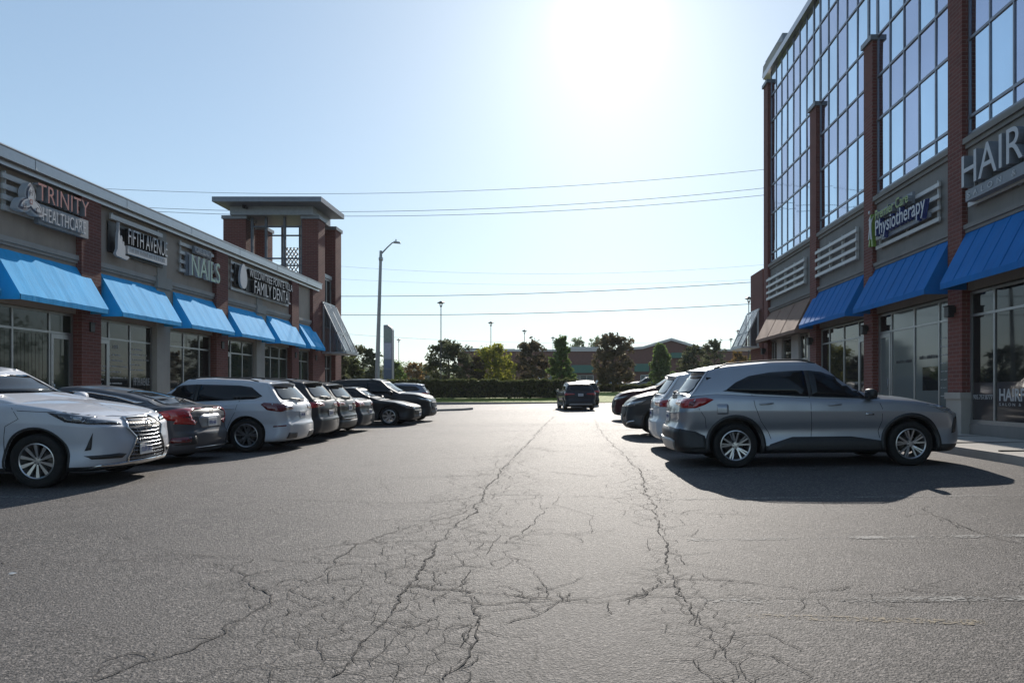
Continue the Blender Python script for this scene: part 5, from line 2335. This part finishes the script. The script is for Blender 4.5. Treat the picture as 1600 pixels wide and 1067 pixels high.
def saloon(paintm, style='ten', **o):
    sp = dict(L=4.7, W=1.82, H=1.44, WB=2.78, fo=.95, r=.335, rim_r=.232, clear=.18, clad=0, paint=paintm,
              belt=[(-2.35, .88), (-2.2, .97), (-1.9, 1.03), (-1.4, 1.03), (-.6, .97), (.6, .91), (1.1, .92), (1.6, .86), (2.0, .76), (2.3, .66)],
              roof=[(-2.0, 1.05), (-1.5, 1.19), (-1.0, 1.32), (-.5, 1.385), (-.1, 1.395), (.2, 1.37), (.5, 1.28)],
              cowl=1.22, rfx=.2, bb=-1.80, bt=-1.05, tumble=.27, tail=.06, crown=.03, rc=.28)
    sp.update(o)
    c = Car('parked_car', **sp)
    c.wheels(style=style)
    c.glass([[(-1.25, 1.07), (-1.0, 1.19), (-.6, 1.27), (-.32, 1.30), (-.30, 1.01), (-1.0, 1.04)], [(-.25, 1.30), (.1, 1.285), (.5, 1.13), (.88, .965), (-.23, 1.0)]],
            [(.66, .97), (.55, 1.31)], None)
    c.patch('rear_window', 'T', [(-1.70, -.54), (-1.74, 0), (-1.70, .54), (-1.08, .48), (-1.03, 0), (-1.08, -.48)], CARGLASS, th=.005, step=.08, rnd=.04)
    c.std_lights([(1.70, .80), (2.05, .74), (2.15, .66), (1.95, .68)], [(.45, .66), (.86, .72), (.86, .63), (.5, .6)],
                 [(-2.28, .80), (-2.26, .93), (-1.85, .95), (-1.90, .86), (-2.05, .80)], [(.38, .82), (.9, .78), (.9, .94), (.42, .93)])
    c.patch('grille', 'F', [(-.48, .42), (.48, .42), (.58, .56), (-.58, .56)], BLACKP, th=.01, step=.07, rnd=.03)
    c.patch('lower_grille', 'F', [(-.7, .24), (.7, .24), (.62, .36), (-.62, .36)], BLACKP, th=.01, step=.08)
    c.seams([[(-.27, .99), (-.24, .6), (-.26, .3)], [(-1.12, 1.03), (-1.0, .7), (-.88, .3)], [(.9, .9), (.95, .6), (.92, .3)]])
    c.mirror(.64, .96)
    c.handle(-.95, .87)
    c.handle(.0, .85)
    return c


c = saloon(paint('paint_dark_blue', (.03, .035, .045), .6, .3))
c.plate('B', .62, txt='BXRD 551')
c.place(-8.7, 22.5, math.pi, 'dark saloon with red tail lights and low trunk, between two dark cars')
c = saloon(paint('paint_black_b', (.022, .023, .025), .5, .25), style='seven')
c.plate('F', .40, txt='CHNB 226')
c.place(-8.0, 26.6, 0, 'black saloon facing the lane with bright alloy front wheel, second from the far end')
c = suv(paint('paint_dark_brown', (.038, .036, .036), .6, .3), clad=.08, L=4.75, H=1.78, W=1.92, r=.37,
        belt=[(-2.35, 1.05), (-2.2, 1.16), (-1.5, 1.18), (-.5, 1.16), (.8, 1.14), (1.2, 1.16), (1.7, 1.12), (2.1, 1.04), (2.35, .92)],
        roof=[(-2.3, 1.62), (-1.8, 1.68), (-1.0, 1.74), (0, 1.74), (.3, 1.68), (.6, 1.6)], cowl=1.2, rfx=.38, taillamp='bar')
c.plate('F', .5, txt='CVEW 874')
c.place(-7.95, 29.4, 0, 'tall dark SUV with long flat hood facing the lane, last of the left row')

# --- right row
c = suv(paint('paint_white_c', (.64, .65, .67), .1, .3), clad=0, L=4.55, H=1.66)
c.plate('B', .74, txt='CMKD 393')
c.place(3.95, 14.75, 0, 'white SUV with red tail lights mostly hidden behind the silver crossover')
c = suv(paint('paint_slate', (.045, .048, .052), .6, .3), clad=.1, L=4.7, H=1.72, style='five', cowl=1.30,
        belt=[(-2.3, 1.02), (-2.1, 1.12), (-1.5, 1.15), (-.5, 1.12), (.8, 1.12), (1.2, 1.14), (1.6, 1.10), (2.0, 1.02), (2.3, .90)])
c.patch('fog_trim', 'F', [(.55, .32), (.85, .40), (.85, .44), (.6, .36)], CHROME, th=.016, step=.06)
c.patch('fog_trim', 'F', [(-.55, .32), (-.85, .40), (-.85, .44), (-.6, .36)], CHROME, th=.016, step=.06)
c.plate('F', .5, txt=None)
c.place(3.75, 18.9, math.pi, 'dark slate SUV with its front towards the lane, beyond the white one')
c = suv(paint('paint_maroon', (.06, .012, .014), .5, .3), clad=.1, L=4.7, H=1.76, cowl=1.36,
        belt=[(-2.3, 1.02), (-2.1, 1.14), (-1.5, 1.18), (-.5, 1.15), (.8, 1.16), (1.2, 1.18), (1.6, 1.15), (2.0, 1.07), (2.3, .95)])
c.place(4.05, 28.3, math.pi, 'dark maroon SUV facing the lane, farthest car of the right row')

# --- cars in the lane
c = suv(paint('paint_ink', (.028, .032, .042), .6, .3), clad=.1, L=4.65, H=1.70, W=1.88)
c.plate('B', .92, txt='CRBT 615')
c.patch('bumper_trim', 'B', [(-.72, .30), (.72, .30), (.66, .40), (-.66, .40)], SKID, th=.016, step=.1)
c.place(.35, 43.6, R(98), 'dark SUV seen from behind, waiting at the end of the lane')
c = suv(paint('paint_ink_b', (.04, .04, .045), .6, .3), clad=.1, L=4.6, H=1.66)
c.place(1.05, 49.6, R(92), 'second dark car just beyond the waiting SUV at the junction')
c = suv(paint('paint_steel_blue', (.16, .20, .27), .6, .3), clad=.1, L=4.6, H=1.68)
c.place(-11.6, 47.0, R(186), 'steel blue SUV on the cross road beyond the left row')

# --- cars on the far lot: only their tops show above the hedge
proto = suv(paint('paint_far_grey', (.2, .21, .23), .5, .3), clad=0, L=4.5, H=1.6)
proto.place(-9.5, 82, R(170), 'light grey car on the far lot, leftmost above the hedge', 'car', 'cars on the far parking lot')
index_children()
FARC = [(-19.5, 84, 172, 'pale car behind the dark round tree on the far lot'), (-5.0, 83, 185, 'car on the far lot under the yellow green tree'), (-.8, 86, 175, 'car on the far lot left of the waiting SUV roof'),
        (5.2, 85, 10, 'car on the far lot glinting right of the lane'), (9.0, 83, 178, 'car on the far lot before the teal shop front'), (13.0, 84, 172, 'rightmost car on the far lot seen above the parked roofs')]
for (x, y, a, lb) in FARC:
    r_ = copy_tree(proto.root)
    r_.location = (x, y, gz(x, y))
    r_.rotation_euler = (0, 0, R(a))
    r_['label'] = lb

# ------------------------------------------------------------------ lamps, sign, wires
def X_at(px, Y):
    return (px - PX) * Y / F


def Z_at(py, Y):
    return CAMZ + (PY - py) * Y / F


GALV = simple('galvanised', (.30, .32, .32), .5, .3, .12, 2)
Y = 51.0
x = -14.0
t = empty('street_lamp', (x, Y, gz(x, Y)))
tag(t, 'tall grey tapered street lamp pole with one upswept arm beyond the left shop row', 'street lamp')
Hh = Z_at(392, Y) - gz(x, Y)
mb = MB()
mb.tube([(0, 0, 0), (0.02, 0, .5), (.16, 0, Hh * .5), (.33, 0, Hh)], [.22, .18, .14, .10], 14)
mb.tube([(0, 0, 0), (0, 0, .12)], [.36, .34], 14)
mb.build('pole', GALV, t)
mb = MB()
mb.tube([(.33, 0, Hh - .25), (.75, 0, Hh + .2), (1.15, 0, Hh + .58), (1.3, 0, Hh + .62)], [.06, .05, .045, .04], 8)
mb.tube([(.2, 0, Hh - .6), (.46, 0, Hh - .6)], [.14, .14], 10)
mb.build('arm', GALV, t)
mb = MB()
mb.prism([(1.2, -.12, Hh + .56), (1.75, -.10, Hh + .52), (1.72, -.08, Hh + .64), (1.3, -.10, Hh + .70)], (0, .24, 0))
mb.tube([(1.42, 0, Hh + .66), (1.42, 0, Hh + .84)], [.05, .04], 8)
mb.build('lamp_head', GALV, t, bevel=.02)
index_children()


def hat_lamp(px, ptop, Y, label, k=.56):
    x = X_at(px, Y)
    zb = gz(x, Y)
    Ht = Z_at(ptop, Y) - zb
    t = empty('lot_lamp', (x, Y, zb))
    tag(t, label, 'lamp post', 'hat lamps round the parking lots')
    mb = MB()
    mb.tube([(0, 0, 0), (0, 0, Ht - .95 * k)], [.09 * k, .065 * k], 10)
    mb.tube([(0, 0, 0), (0, 0, .7)], [.22, .2], 12)
    mb.lathe([(.07 * k, Ht - 1.0 * k), (.16 * k, Ht - .9 * k), (.20 * k, Ht - .78 * k), (.06 * k, Ht - .74 * k), (0, Ht - .74 * k)], 'z', 14)
    mb.build('pole', DARKM, t)
    mb = MB()
    for i in range(4):
        a = math.pi / 4 + i * math.pi / 2
        mb.tube([(.16 * k * math.cos(a), .16 * k * math.sin(a), Ht - .78 * k), (.42 * k * math.cos(a), .42 * k * math.sin(a), Ht - .30 * k)], .02 * k, 6)
    mb.lathe([(0, Ht), (.09 * k, Ht - .02), (.12 * k, Ht - .08 * k), (.50 * k, Ht - .26 * k), (.60 * k, Ht - .34 * k), (.58 * k, Ht - .37 * k), (.1, Ht - .25 * k), (0, Ht - .25 * k)], 'z', 20)
    mb.build('lamp_shade', DARKM, t)
    mb = MB()
    mb.lathe([(.05 * k, Ht - .76 * k), (.16 * k, Ht - .70 * k), (.34 * k, Ht - .36 * k), (.1, Ht - .30 * k)], 'z', 14)
    mb.build('lamp_glass', glassy('lamp_glass_clear', (.6, .6, .58), .65, .2) if 'lamp_glass_clear' not in MATS else MATS['lamp_glass_clear'], t)


for a in [(689, 470, 61, 'tallest hat lamp post behind the round dark tree left of the lane'),
          (767, 502, 78, 'hat lamp post rising out of the yellow green tree'),
          (819.5, 515, 89, 'hat lamp post above the brick store between two dark trees'),
          (864, 526, 101, 'small hat lamp post peeking over the pointed green tree'),
          (623, 529, 105, 'slim pale hat lamp post right of the pylon sign'),
          (1170, 463, 58, 'hat lamp post just left of the office block corner, the near one'),
          (1182.5, 488, 70, 'hat lamp post half hidden by the white glass canopy'),
          (1153, 515, 89, 'hat lamp post over the trees left of the office block'),
          (1142, 528, 102, 'smallest hat lamp post left of the office block')]:
    hat_lamp(*a)

# pylon sign
Y = 60.0
x = X_at(607.5, Y)
zb = gz(x, Y)
t = empty('pylon_sign', (x, Y, zb))
tag(t, 'tall narrow plaza pylon sign with rounded top behind the street lamp pole', 'sign')
h = Z_at(508, Y) - zb
mb = MB()
wd = .36
prof = [(-wd, 0), (wd, 0), (wd, h - .42), (wd - .1, h - .2), (wd - .3, h - .05), (0, h), (-wd, h - .02)]
mb.prism([(a, -.35, b) for a, b in prof], (0, .7, 0))
mb.build('sign_post', simple('pylon_grey', (.22, .24, .27), .5), t)
for (za, zb_, m) in ((h - 2.9, h - 1.55, simple('pylon_lilac', (.40, .40, .50), .5)), (h - 3.7, h - 2.98, simple('pylon_blue', (.16, .19, .30), .5)), (h - 4.6, h - 3.8, simple('pylon_blue_b', (.12, .15, .24), .5)), (.6, 1.2, SIGNW), (h - 1.45, h - .3, simple('pylon_green', (.22, .27, .26), .5))):
    mb = MB()
    mb.box(-wd + .05, -.375, za, wd - .05, -.352, zb_)
    mb.build('sign_panel', m, t)

# overhead cables
WIRE = simple('cable_black', (.03, .03, .032), .6)


def cable(P, Y, r, label):
    """hangs through three photo points at depth Y and runs on to both sides"""
    q = [(X_at(px, Y), Z_at(py, Y)) for px, py in P]
    co = np.polyfit([a for a, b in q], [b for a, b in q], len(q) - 1)
    xs = np.linspace(-75, 42, 60)
    pts = [(float(x_), Y, float(np.polyval(co, x_))) for x_ in xs]
    mb = MB()
    mb.tube(pts, r, 5)
    o = mb.build('overhead_cable', WIRE)
    tag(o, label, 'cable', 'overhead cables across the junction')


for a in [([(160, 295), (500, 303), (1195, 265)], 54, .016, 'topmost overhead cable, passing above the tower roof'),
          ([(235, 325), (540, 331), (1195, 294)], 54.5, .018, 'second overhead cable from the top, behind the tower roof slab'),
          ([(250, 331), (540, 338), (1195, 305)], 55, .018, 'third overhead cable, close under the second'),
          ([(530, 416), (860, 428), (1190, 414)], 62, .008, 'faint thin cable well above the bold pair'),
          ([(530, 436), (860, 445), (1190, 436)], 62.5, .007, 'faintest thin cable, just above the bold pair'),
          ([(525, 463), (850, 458), (1190, 440)], 53, .022, 'bold cable crossing at two thirds of the lamp pole, the upper of the pair'),
          ([(525, 492), (850, 489), (1190, 474)], 53.5, .022, 'bold cable crossing lower, the lower of the pair'),
          ([(530, 521), (860, 536), (1190, 529)], 68, .010, 'lowest thin cable running through the tree tops')]:
    cable(*a)

# ------------------------------------------------------------------ far buildings
Y = 130.0


def far_store():
    t = empty('brick_store', (0, 0, 0))
    tag(t, 'long low brick store with a gable and teal bands across the far parking lot', 'building')
    zb = 1.2
    xl, xm = X_at(715, Y), X_at(1215, Y)
    ztop = Z_at(549, Y)
    mb = MB()
    mb.box(xl, Y, zb, X_at(965, Y), Y + 30, ztop, 0)
    mb.box(X_at(965, Y), Y - .8, zb, xm, Y + 30, Z_at(548, Y), 0)
    mb.box(X_at(722, Y), Y + 2, ztop, X_at(744, Y), Y + 12, Z_at(543, Y), 1)
    mb.box(X_at(783, Y), Y + 2, ztop, X_at(803, Y), Y + 12, Z_at(544, Y), 1)
    # gable front
    gx = [(978, 548), (1003, 546), (1047, 533), (1083, 544), (1100, 548)]
    P = [(X_at(a, Y), Y - 1.2, Z_at(b, Y)) for a, b in gx]
    mb.prism([(P[0][0], Y - 1.2, zb)] + P + [(P[-1][0], Y - 1.2, zb)], (0, 14, 0), 0)
    mb.build('wall', [BRICK2, GREYM], t)
    mb = MB()
    for a, b in zip(P[:-1], P[1:]):
        mb.prism([(a[0], Y - 1.9, a[2]), (b[0], Y - 1.9, b[2]), (b[0], Y - 1.9, b[2] + .45), (a[0], Y - 1.9, a[2] + .45)], (0, 15, 0))
    mb.build('gable_roof', COPING, t)
    mb = MB()
    mb.box(xl - .2, Y - .3, ztop, X_at(978, Y), Y - .02, ztop + .35)
    mb.box(X_at(1100, Y), Y - 1.1, ztop, xm + .2, Y - .82, ztop + .35)
    mb.box(X_at(886, Y), Y - .5, ztop + .36, X_at(935, Y), Y + 6, ztop + .8)
    mb.build('roof_coping', COPING, t)
    for (a, b, c_, d) in ((893, 928, 571, 583), (990, 1012, 569, 581), (1046, 1066, 552, 560)):
        mb = MB()
        mb.box(X_at(a, Y), Y - 2.2, Z_at(d, Y), X_at(b, Y), Y - 1.25, Z_at(c_, Y))
        mb.build('sign_band', TEAL, t)
    for (a, b) in ((896, 927), (1000, 1014), (1030, 1060), (750, 790), (830, 870)):
        fr = MB()
        x0, x1 = X_at(a, Y), X_at(b, Y)
        z0, z1 = 1.6, Z_at(586, Y)
        yy = Y - (1.35 if a > 900 else .1)
        n = max(2, int((x1 - x0) / 1.2))
        for k in range(n + 1):
            xx = x0 + (x1 - x0) * k / n
            fr.box(xx - .06, yy - .12, z0, xx + .06, yy, z1 - .12)
        fr.box(x0, yy - .13, z1 - .12, x1, yy, z1)
        w_ = fr.build('storefront_window', WHITE, t)
        g = MB()
        g.box(x0, yy - .05, z0, x1, yy - .01, z1 - .12)
        g.build('pane', STOREGLASS_F, w_)
    return t


far_store()


# ------------------------------------------------------------------ trees, hedges
def rnd_dir(r_):
    while True:
        v = Vector((r_.uniform(-1, 1), r_.uniform(-1, 1), r_.uniform(-1, 1)))
        if .05 < v.length < 1:
            return v.normalized()


def leaves(mb, centre, rad, n, size, r_, squash=(1, 1, 1)):
    for _ in range(n):
        d = rnd_dir(r_)
        k = r_.random() ** .45
        p = centre + Vector((d.x * squash[0], d.y * squash[1], d.z * squash[2])) * rad * k
        nrm = (rnd_dir(r_) + Vector((0, 0, .5))).normalized()
        a = nrm.orthogonal().normalized()
        a.rotate(Matrix.Rotation(r_.uniform(0, 6.28), 3, nrm))
        b = nrm.cross(a)
        s_ = size * r_.uniform(.6, 1.3)
        q = [p - a * s_, p - b * s_ * .55 + a * s_ * .1, p + a * s_, p + b * s_ * .55 - a * s_ * .1]
        mb.add([tuple(v) for v in q], [(0, 1, 2, 3)])


def tree(name, px0, px1, ptop, Y, leaf, label, cat='tree', shape='round', dens=1.0, group=None, pbase=None, crown_z=.25, lsize=.13, seed=0, clumps=None):
    r_ = random.Random(seed + int(px0))
    x = X_at((px0 + px1) / 2, Y)
    zb = gz(x, Y)
    H = Z_at(ptop, Y) - zb
    Rr = (px1 - px0) / 2 * Y / F * .93
    t = empty(name, (x, Y, zb))
    tag(t, label, cat, group)
    zc0 = H * crown_z
    mb = MB()
    tr = max(.05, .022 * H)
    # trunk with limbs
    pts = [Vector((0, 0, -.1))]
    for k in range(1, 6):
        pts.append(Vector((r_.uniform(-.04, .04) * k * .4, r_.uniform(-.04, .04) * k * .4, H * .86 * k / 5)))
    mb.tube(pts, [tr * 1.3, tr, tr * .8, tr * .6, tr * .35, tr * .12], 8)
    limbs = []
    nl = 16
    for k in range(nl):
        tt = .2 + .72 * k / nl
        z = H * .86 * tt
        a = k * 2.4 + r_.uniform(-.4, .4)
        u = (z - zc0) / (H - zc0) if H > zc0 else .5
        if shape == 'cone':
            rad = Rr * max(.1, 1 - max(u, 0)) * 1.0
        else:
            rad = Rr * max(.15, math.sqrt(max(0, 1 - (2 * min(max(u, 0), 1) - .8) ** 2 / 1.6)))
        L = rad * r_.uniform(.6, .95)
        e = Vector((math.cos(a) * L, math.sin(a) * L, z + L * r_.uniform(.3, .8)))
        mid = Vector((math.cos(a) * L * .5, math.sin(a) * L * .5, z + L * .25))
        mb.tube([Vector((0, 0, z)), mid, e], [tr * .35, tr * .22, tr * .08], 5, cap=False)
        limbs.append(e)
    mb.build('trunk', BARK, t)
    cb = MB()
    ncl = clumps or int(56 * dens)
    for k in range(ncl):
        u = (k + .5) / ncl
        z = zc0 + (H - zc0) * (.04 + .92 * r_.random())
        v = (z - zc0) / (H - zc0)
        if shape == 'cone':
            rad = Rr * (1 - v) ** .6 * 1.12
        elif shape == 'oval':
            rad = Rr * math.sqrt(max(0.02, 1 - (2 * v - .85) ** 2 / 1.5))
        else:
            rad = Rr * math.sqrt(max(0.03, 1 - (2 * v - .75) ** 2 / 1.65))
        a = r_.uniform(0, 2 * math.pi)
        rad *= r_.uniform(.35, 1.02)
        c_ = Vector((math.cos(a) * rad, math.sin(a) * rad, z))
        cr = Rr * r_.uniform(.16, .32)
        leaves(cb, c_, cr, int(30 * dens), lsize, r_, (1, 1, .8))
    for e in limbs:
        leaves(cb, e, Rr * .22, int(26 * dens), lsize, r_)
    # few loose shoots on top
    for _ in range(3 if shape == 'cone' else 7):
        a = r_.uniform(0, 6.28)
        rr = Rr * r_.uniform(0, .5)
        b = Vector((math.cos(a) * rr, math.sin(a) * rr, H * r_.uniform(.78, .92)))
        e = b + Vector((r_.uniform(-.2, .2), r_.uniform(-.2, .2), H * r_.uniform(.06, .14)))
        for k in range(5):
            leaves(cb, b.lerp(e, k / 4), .12, 4, lsize, r_)
    cb.build('crown', LEAF[leaf], t)
    return t


TREES = [
    ('round_tree', 664, 738, 532, 64, 'dark', 'dark round tree in front of the hat lamp left of the lane', 'round', 1.5),
    ('young_tree', 715, 760, 556, 66, 'red', 'low bronze tree between the dark round tree and the yellow one', 'round', .9),
    ('yellow_tree', 738, 808, 540, 68, 'yellow', 'yellow green tree behind the hedge', 'round', 1.3),
    ('bronze_tree', 802, 860, 532, 70, 'red', 'dark bronze tree with two tops right of the yellow tree', 'oval', 1.3),
    ('pointed_tree', 852, 902, 524, 67, 'green', 'pointed green tree above the waiting SUV', 'cone', 1.5),
    ('bronze_tree', 924, 992, 522, 73, 'red', 'broad bronze tree with a thin top right of the waiting SUV', 'oval', 1.8),
    ('conical_tree', 1008, 1056, 536, 78, 'green', 'conical fresh green tree before the gable of the brick store', 'cone', 1.5),
    ('dark_tree', 1058, 1108, 540, 80, 'dark', 'dark loose tree right of the conical green one', 'round', 1.2),
    ('dark_tree', 1092, 1140, 531, 84, 'dark', 'dark loose tree beside the small hat lamps', 'round', 1.1),
    ('shrub_tree', 1138, 1172, 548, 84, 'orange', 'thin orange green tree under the hat lamps', 'round', .8),
    ('shrub_tree', 1164, 1204, 552, 62, 'yellow', 'yellow green shrub tree beside the office block corner', 'round', .9),
    ('dark_conifer', 508, 548, 548, 49, 'dark', 'dark conifer against the corner of the shop row', 'round', 1.4),
    ('loose_tree', 536, 598, 540, 56, 'dark', 'loose dark tree left of the street lamp pole', 'round', 1.0),
    ('green_shrub', 520, 570, 561, 52, 'hedge', 'low green shrub in front of the loose dark tree', 'round', 1.4),
    ('loose_tree', 596, 636, 566, 64, 'green', 'low green tree at the foot of the pylon sign', 'round', .9),
    ('orange_tree', 628, 668, 567, 90, 'orange', 'small orange leaved tree right of the pylon sign', 'round', .9),
    ('low_tree', 656, 690, 572, 96, 'dark', 'low dark tree before the distant wooded hill', 'round', .9),
    ('far_tree', 884, 925, 527, 165, 'far', 'large pale green tree above the brick store roof, nearer the pointed tree', 'round', 1.3),
    ('far_tree', 912, 962, 523, 168, 'far', 'large pale green tree above the brick store roof, nearer the broad bronze tree', 'round', 1.3),
]
for (nm, a, b, tp, Y, lf, lb, sh, dn) in TREES:
    tree(nm, a, b, tp, Y, lf, lb, shape=sh, dens=dn, lsize=.10 + .0009 * Y, crown_z=.12 if sh != 'cone' else .08, seed=11)


def hedge(px0, px1, ptop, Y0, Y1, label, seed, n):
    r_ = random.Random(seed)
    Ym = .5 * (Y0 + Y1)
    x0, x1 = X_at(px0, Ym), X_at(px1, Ym)
    t = empty('hedge', ((x0 + x1) / 2, Ym, gz(0, Ym)))
    tag(t, label, 'hedge')
    zt = Z_at(ptop, Ym) - gz(0, Ym)
    hw = (x1 - x0) / 2
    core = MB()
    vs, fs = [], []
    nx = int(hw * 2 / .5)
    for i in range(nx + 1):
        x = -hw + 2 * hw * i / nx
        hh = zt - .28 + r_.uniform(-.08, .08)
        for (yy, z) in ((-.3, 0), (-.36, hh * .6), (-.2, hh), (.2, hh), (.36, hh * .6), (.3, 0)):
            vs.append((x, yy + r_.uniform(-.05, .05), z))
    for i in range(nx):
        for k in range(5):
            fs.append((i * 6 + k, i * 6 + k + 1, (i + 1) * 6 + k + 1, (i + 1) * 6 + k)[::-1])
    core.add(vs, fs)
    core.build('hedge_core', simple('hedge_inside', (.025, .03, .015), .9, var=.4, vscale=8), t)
    mb = MB()
    for _ in range(n):
        x = r_.uniform(-hw, hw)
        top = zt + .22 * mnoise.noise(Vector((x * .45, seed, 0))) + .16 * mnoise.noise(Vector((x * 1.7, seed, 5)))
        z = top * (1 - r_.random() ** 1.6 * .98)
        y = (-1 if r_.random() < .75 else 1) * r_.uniform(.2, .48)
        if r_.random() < .25:
            y, z = r_.uniform(-.4, .4), top + r_.uniform(-.15, .06)
        leaves(mb, Vector((x, y, z)), .12, 3, .10, r_)
    mb.build('hedge_leaves', LEAF['hedge'], t)


hedge(560, 905, 595, 56.6, 57.6, 'long clipped dark hedge along the far side of the cross road, left part', 4, 7000)
hedge(928, 1230, 602, 74.5, 75.5, 'lower hedge set back behind the grass right of the lane', 5, 5000)

# far woods on the hill
hm = MB()
pts = []
vs, fs = [], []
r_ = random.Random(9)
K = [(-170, 11), (-120, 13), (-82, 14.5), (-62, 12.5), (-52, 9.5), (-42, 8), (-20, 7), (40, 7), (200, 8)]
for i in range(120):
    x = -260 + i * 4
    z = interp(K, x) - 1
    vs += [(x, 300, 0), (x, 308, z * .8), (x, 322, z), (x, 360, z), (x, 380, 0)]
for i in range(119):
    for k in range(4):
        fs.append((i * 5 + k, (i + 1) * 5 + k, (i + 1) * 5 + k + 1, i * 5 + k + 1))
hm.add(vs, fs)
o = hm.build('hill', simple('hill_green', (.05, .065, .035), .95, var=.3, vscale=.3))
tag(o, kind='structure')
mb = MB()
for _ in range(2600):
    x = r_.uniform(-250, 200)
    z = interp(K, x) + r_.uniform(-4, .8)
    leaves(mb, Vector((x, 303 + r_.uniform(0, 15), z)), 1.6, 7, .55, r_)
o = mb.build('far_wood', LEAF['far'])
tag(o, 'distant wood on the low hill behind the parking lots', 'wood', kind='stuff')


# ------------------------------------------------------------------ thin summer haze
hz = MB()
hz.box(-1100, -50, -6, 1100, 1400, 60)
hm_ = bpy.data.materials.new('haze')
hm_.use_nodes = True
hn = hm_.node_tree
hn.nodes.clear()
pv = hn.nodes.new('ShaderNodeVolumePrincipled')
pv.inputs['Color'].default_value = (.93, .95, 1.0, 1)
pv.inputs['Density'].default_value = .00022
pv.inputs['Anisotropy'].default_value = .1
ho = hn.nodes.new('ShaderNodeOutputMaterial')
hn.links.new(pv.outputs[0], ho.inputs['Volume'])
o = hz.build('haze', hm_)
tag(o, kind='stuff', label='thin bright haze in the air over the lots', cat='haze')

# unseen tree belt behind the office block, added to darken window and car reflections
r_ = random.Random(21)
mb = MB()
for _ in range(1500):
    x = r_.uniform(19.5, 95)
    top = 6.5 + 2.2 * mnoise.noise(Vector((x * .16, 3, 0))) + 1.2 * mnoise.noise(Vector((x * .6, 7, 0)))
    z = .8 + top * r_.random() ** .7
    leaves(mb, Vector((x, 62 + r_.uniform(-2.2, 2.2), z)), .7, 8, .22, r_)
o = mb.build('reflected_tree_belt', LEAF['dark'])
tag(o, 'unseen belt of dark trees behind the office block, added for reflections', 'wood', kind='stuff')
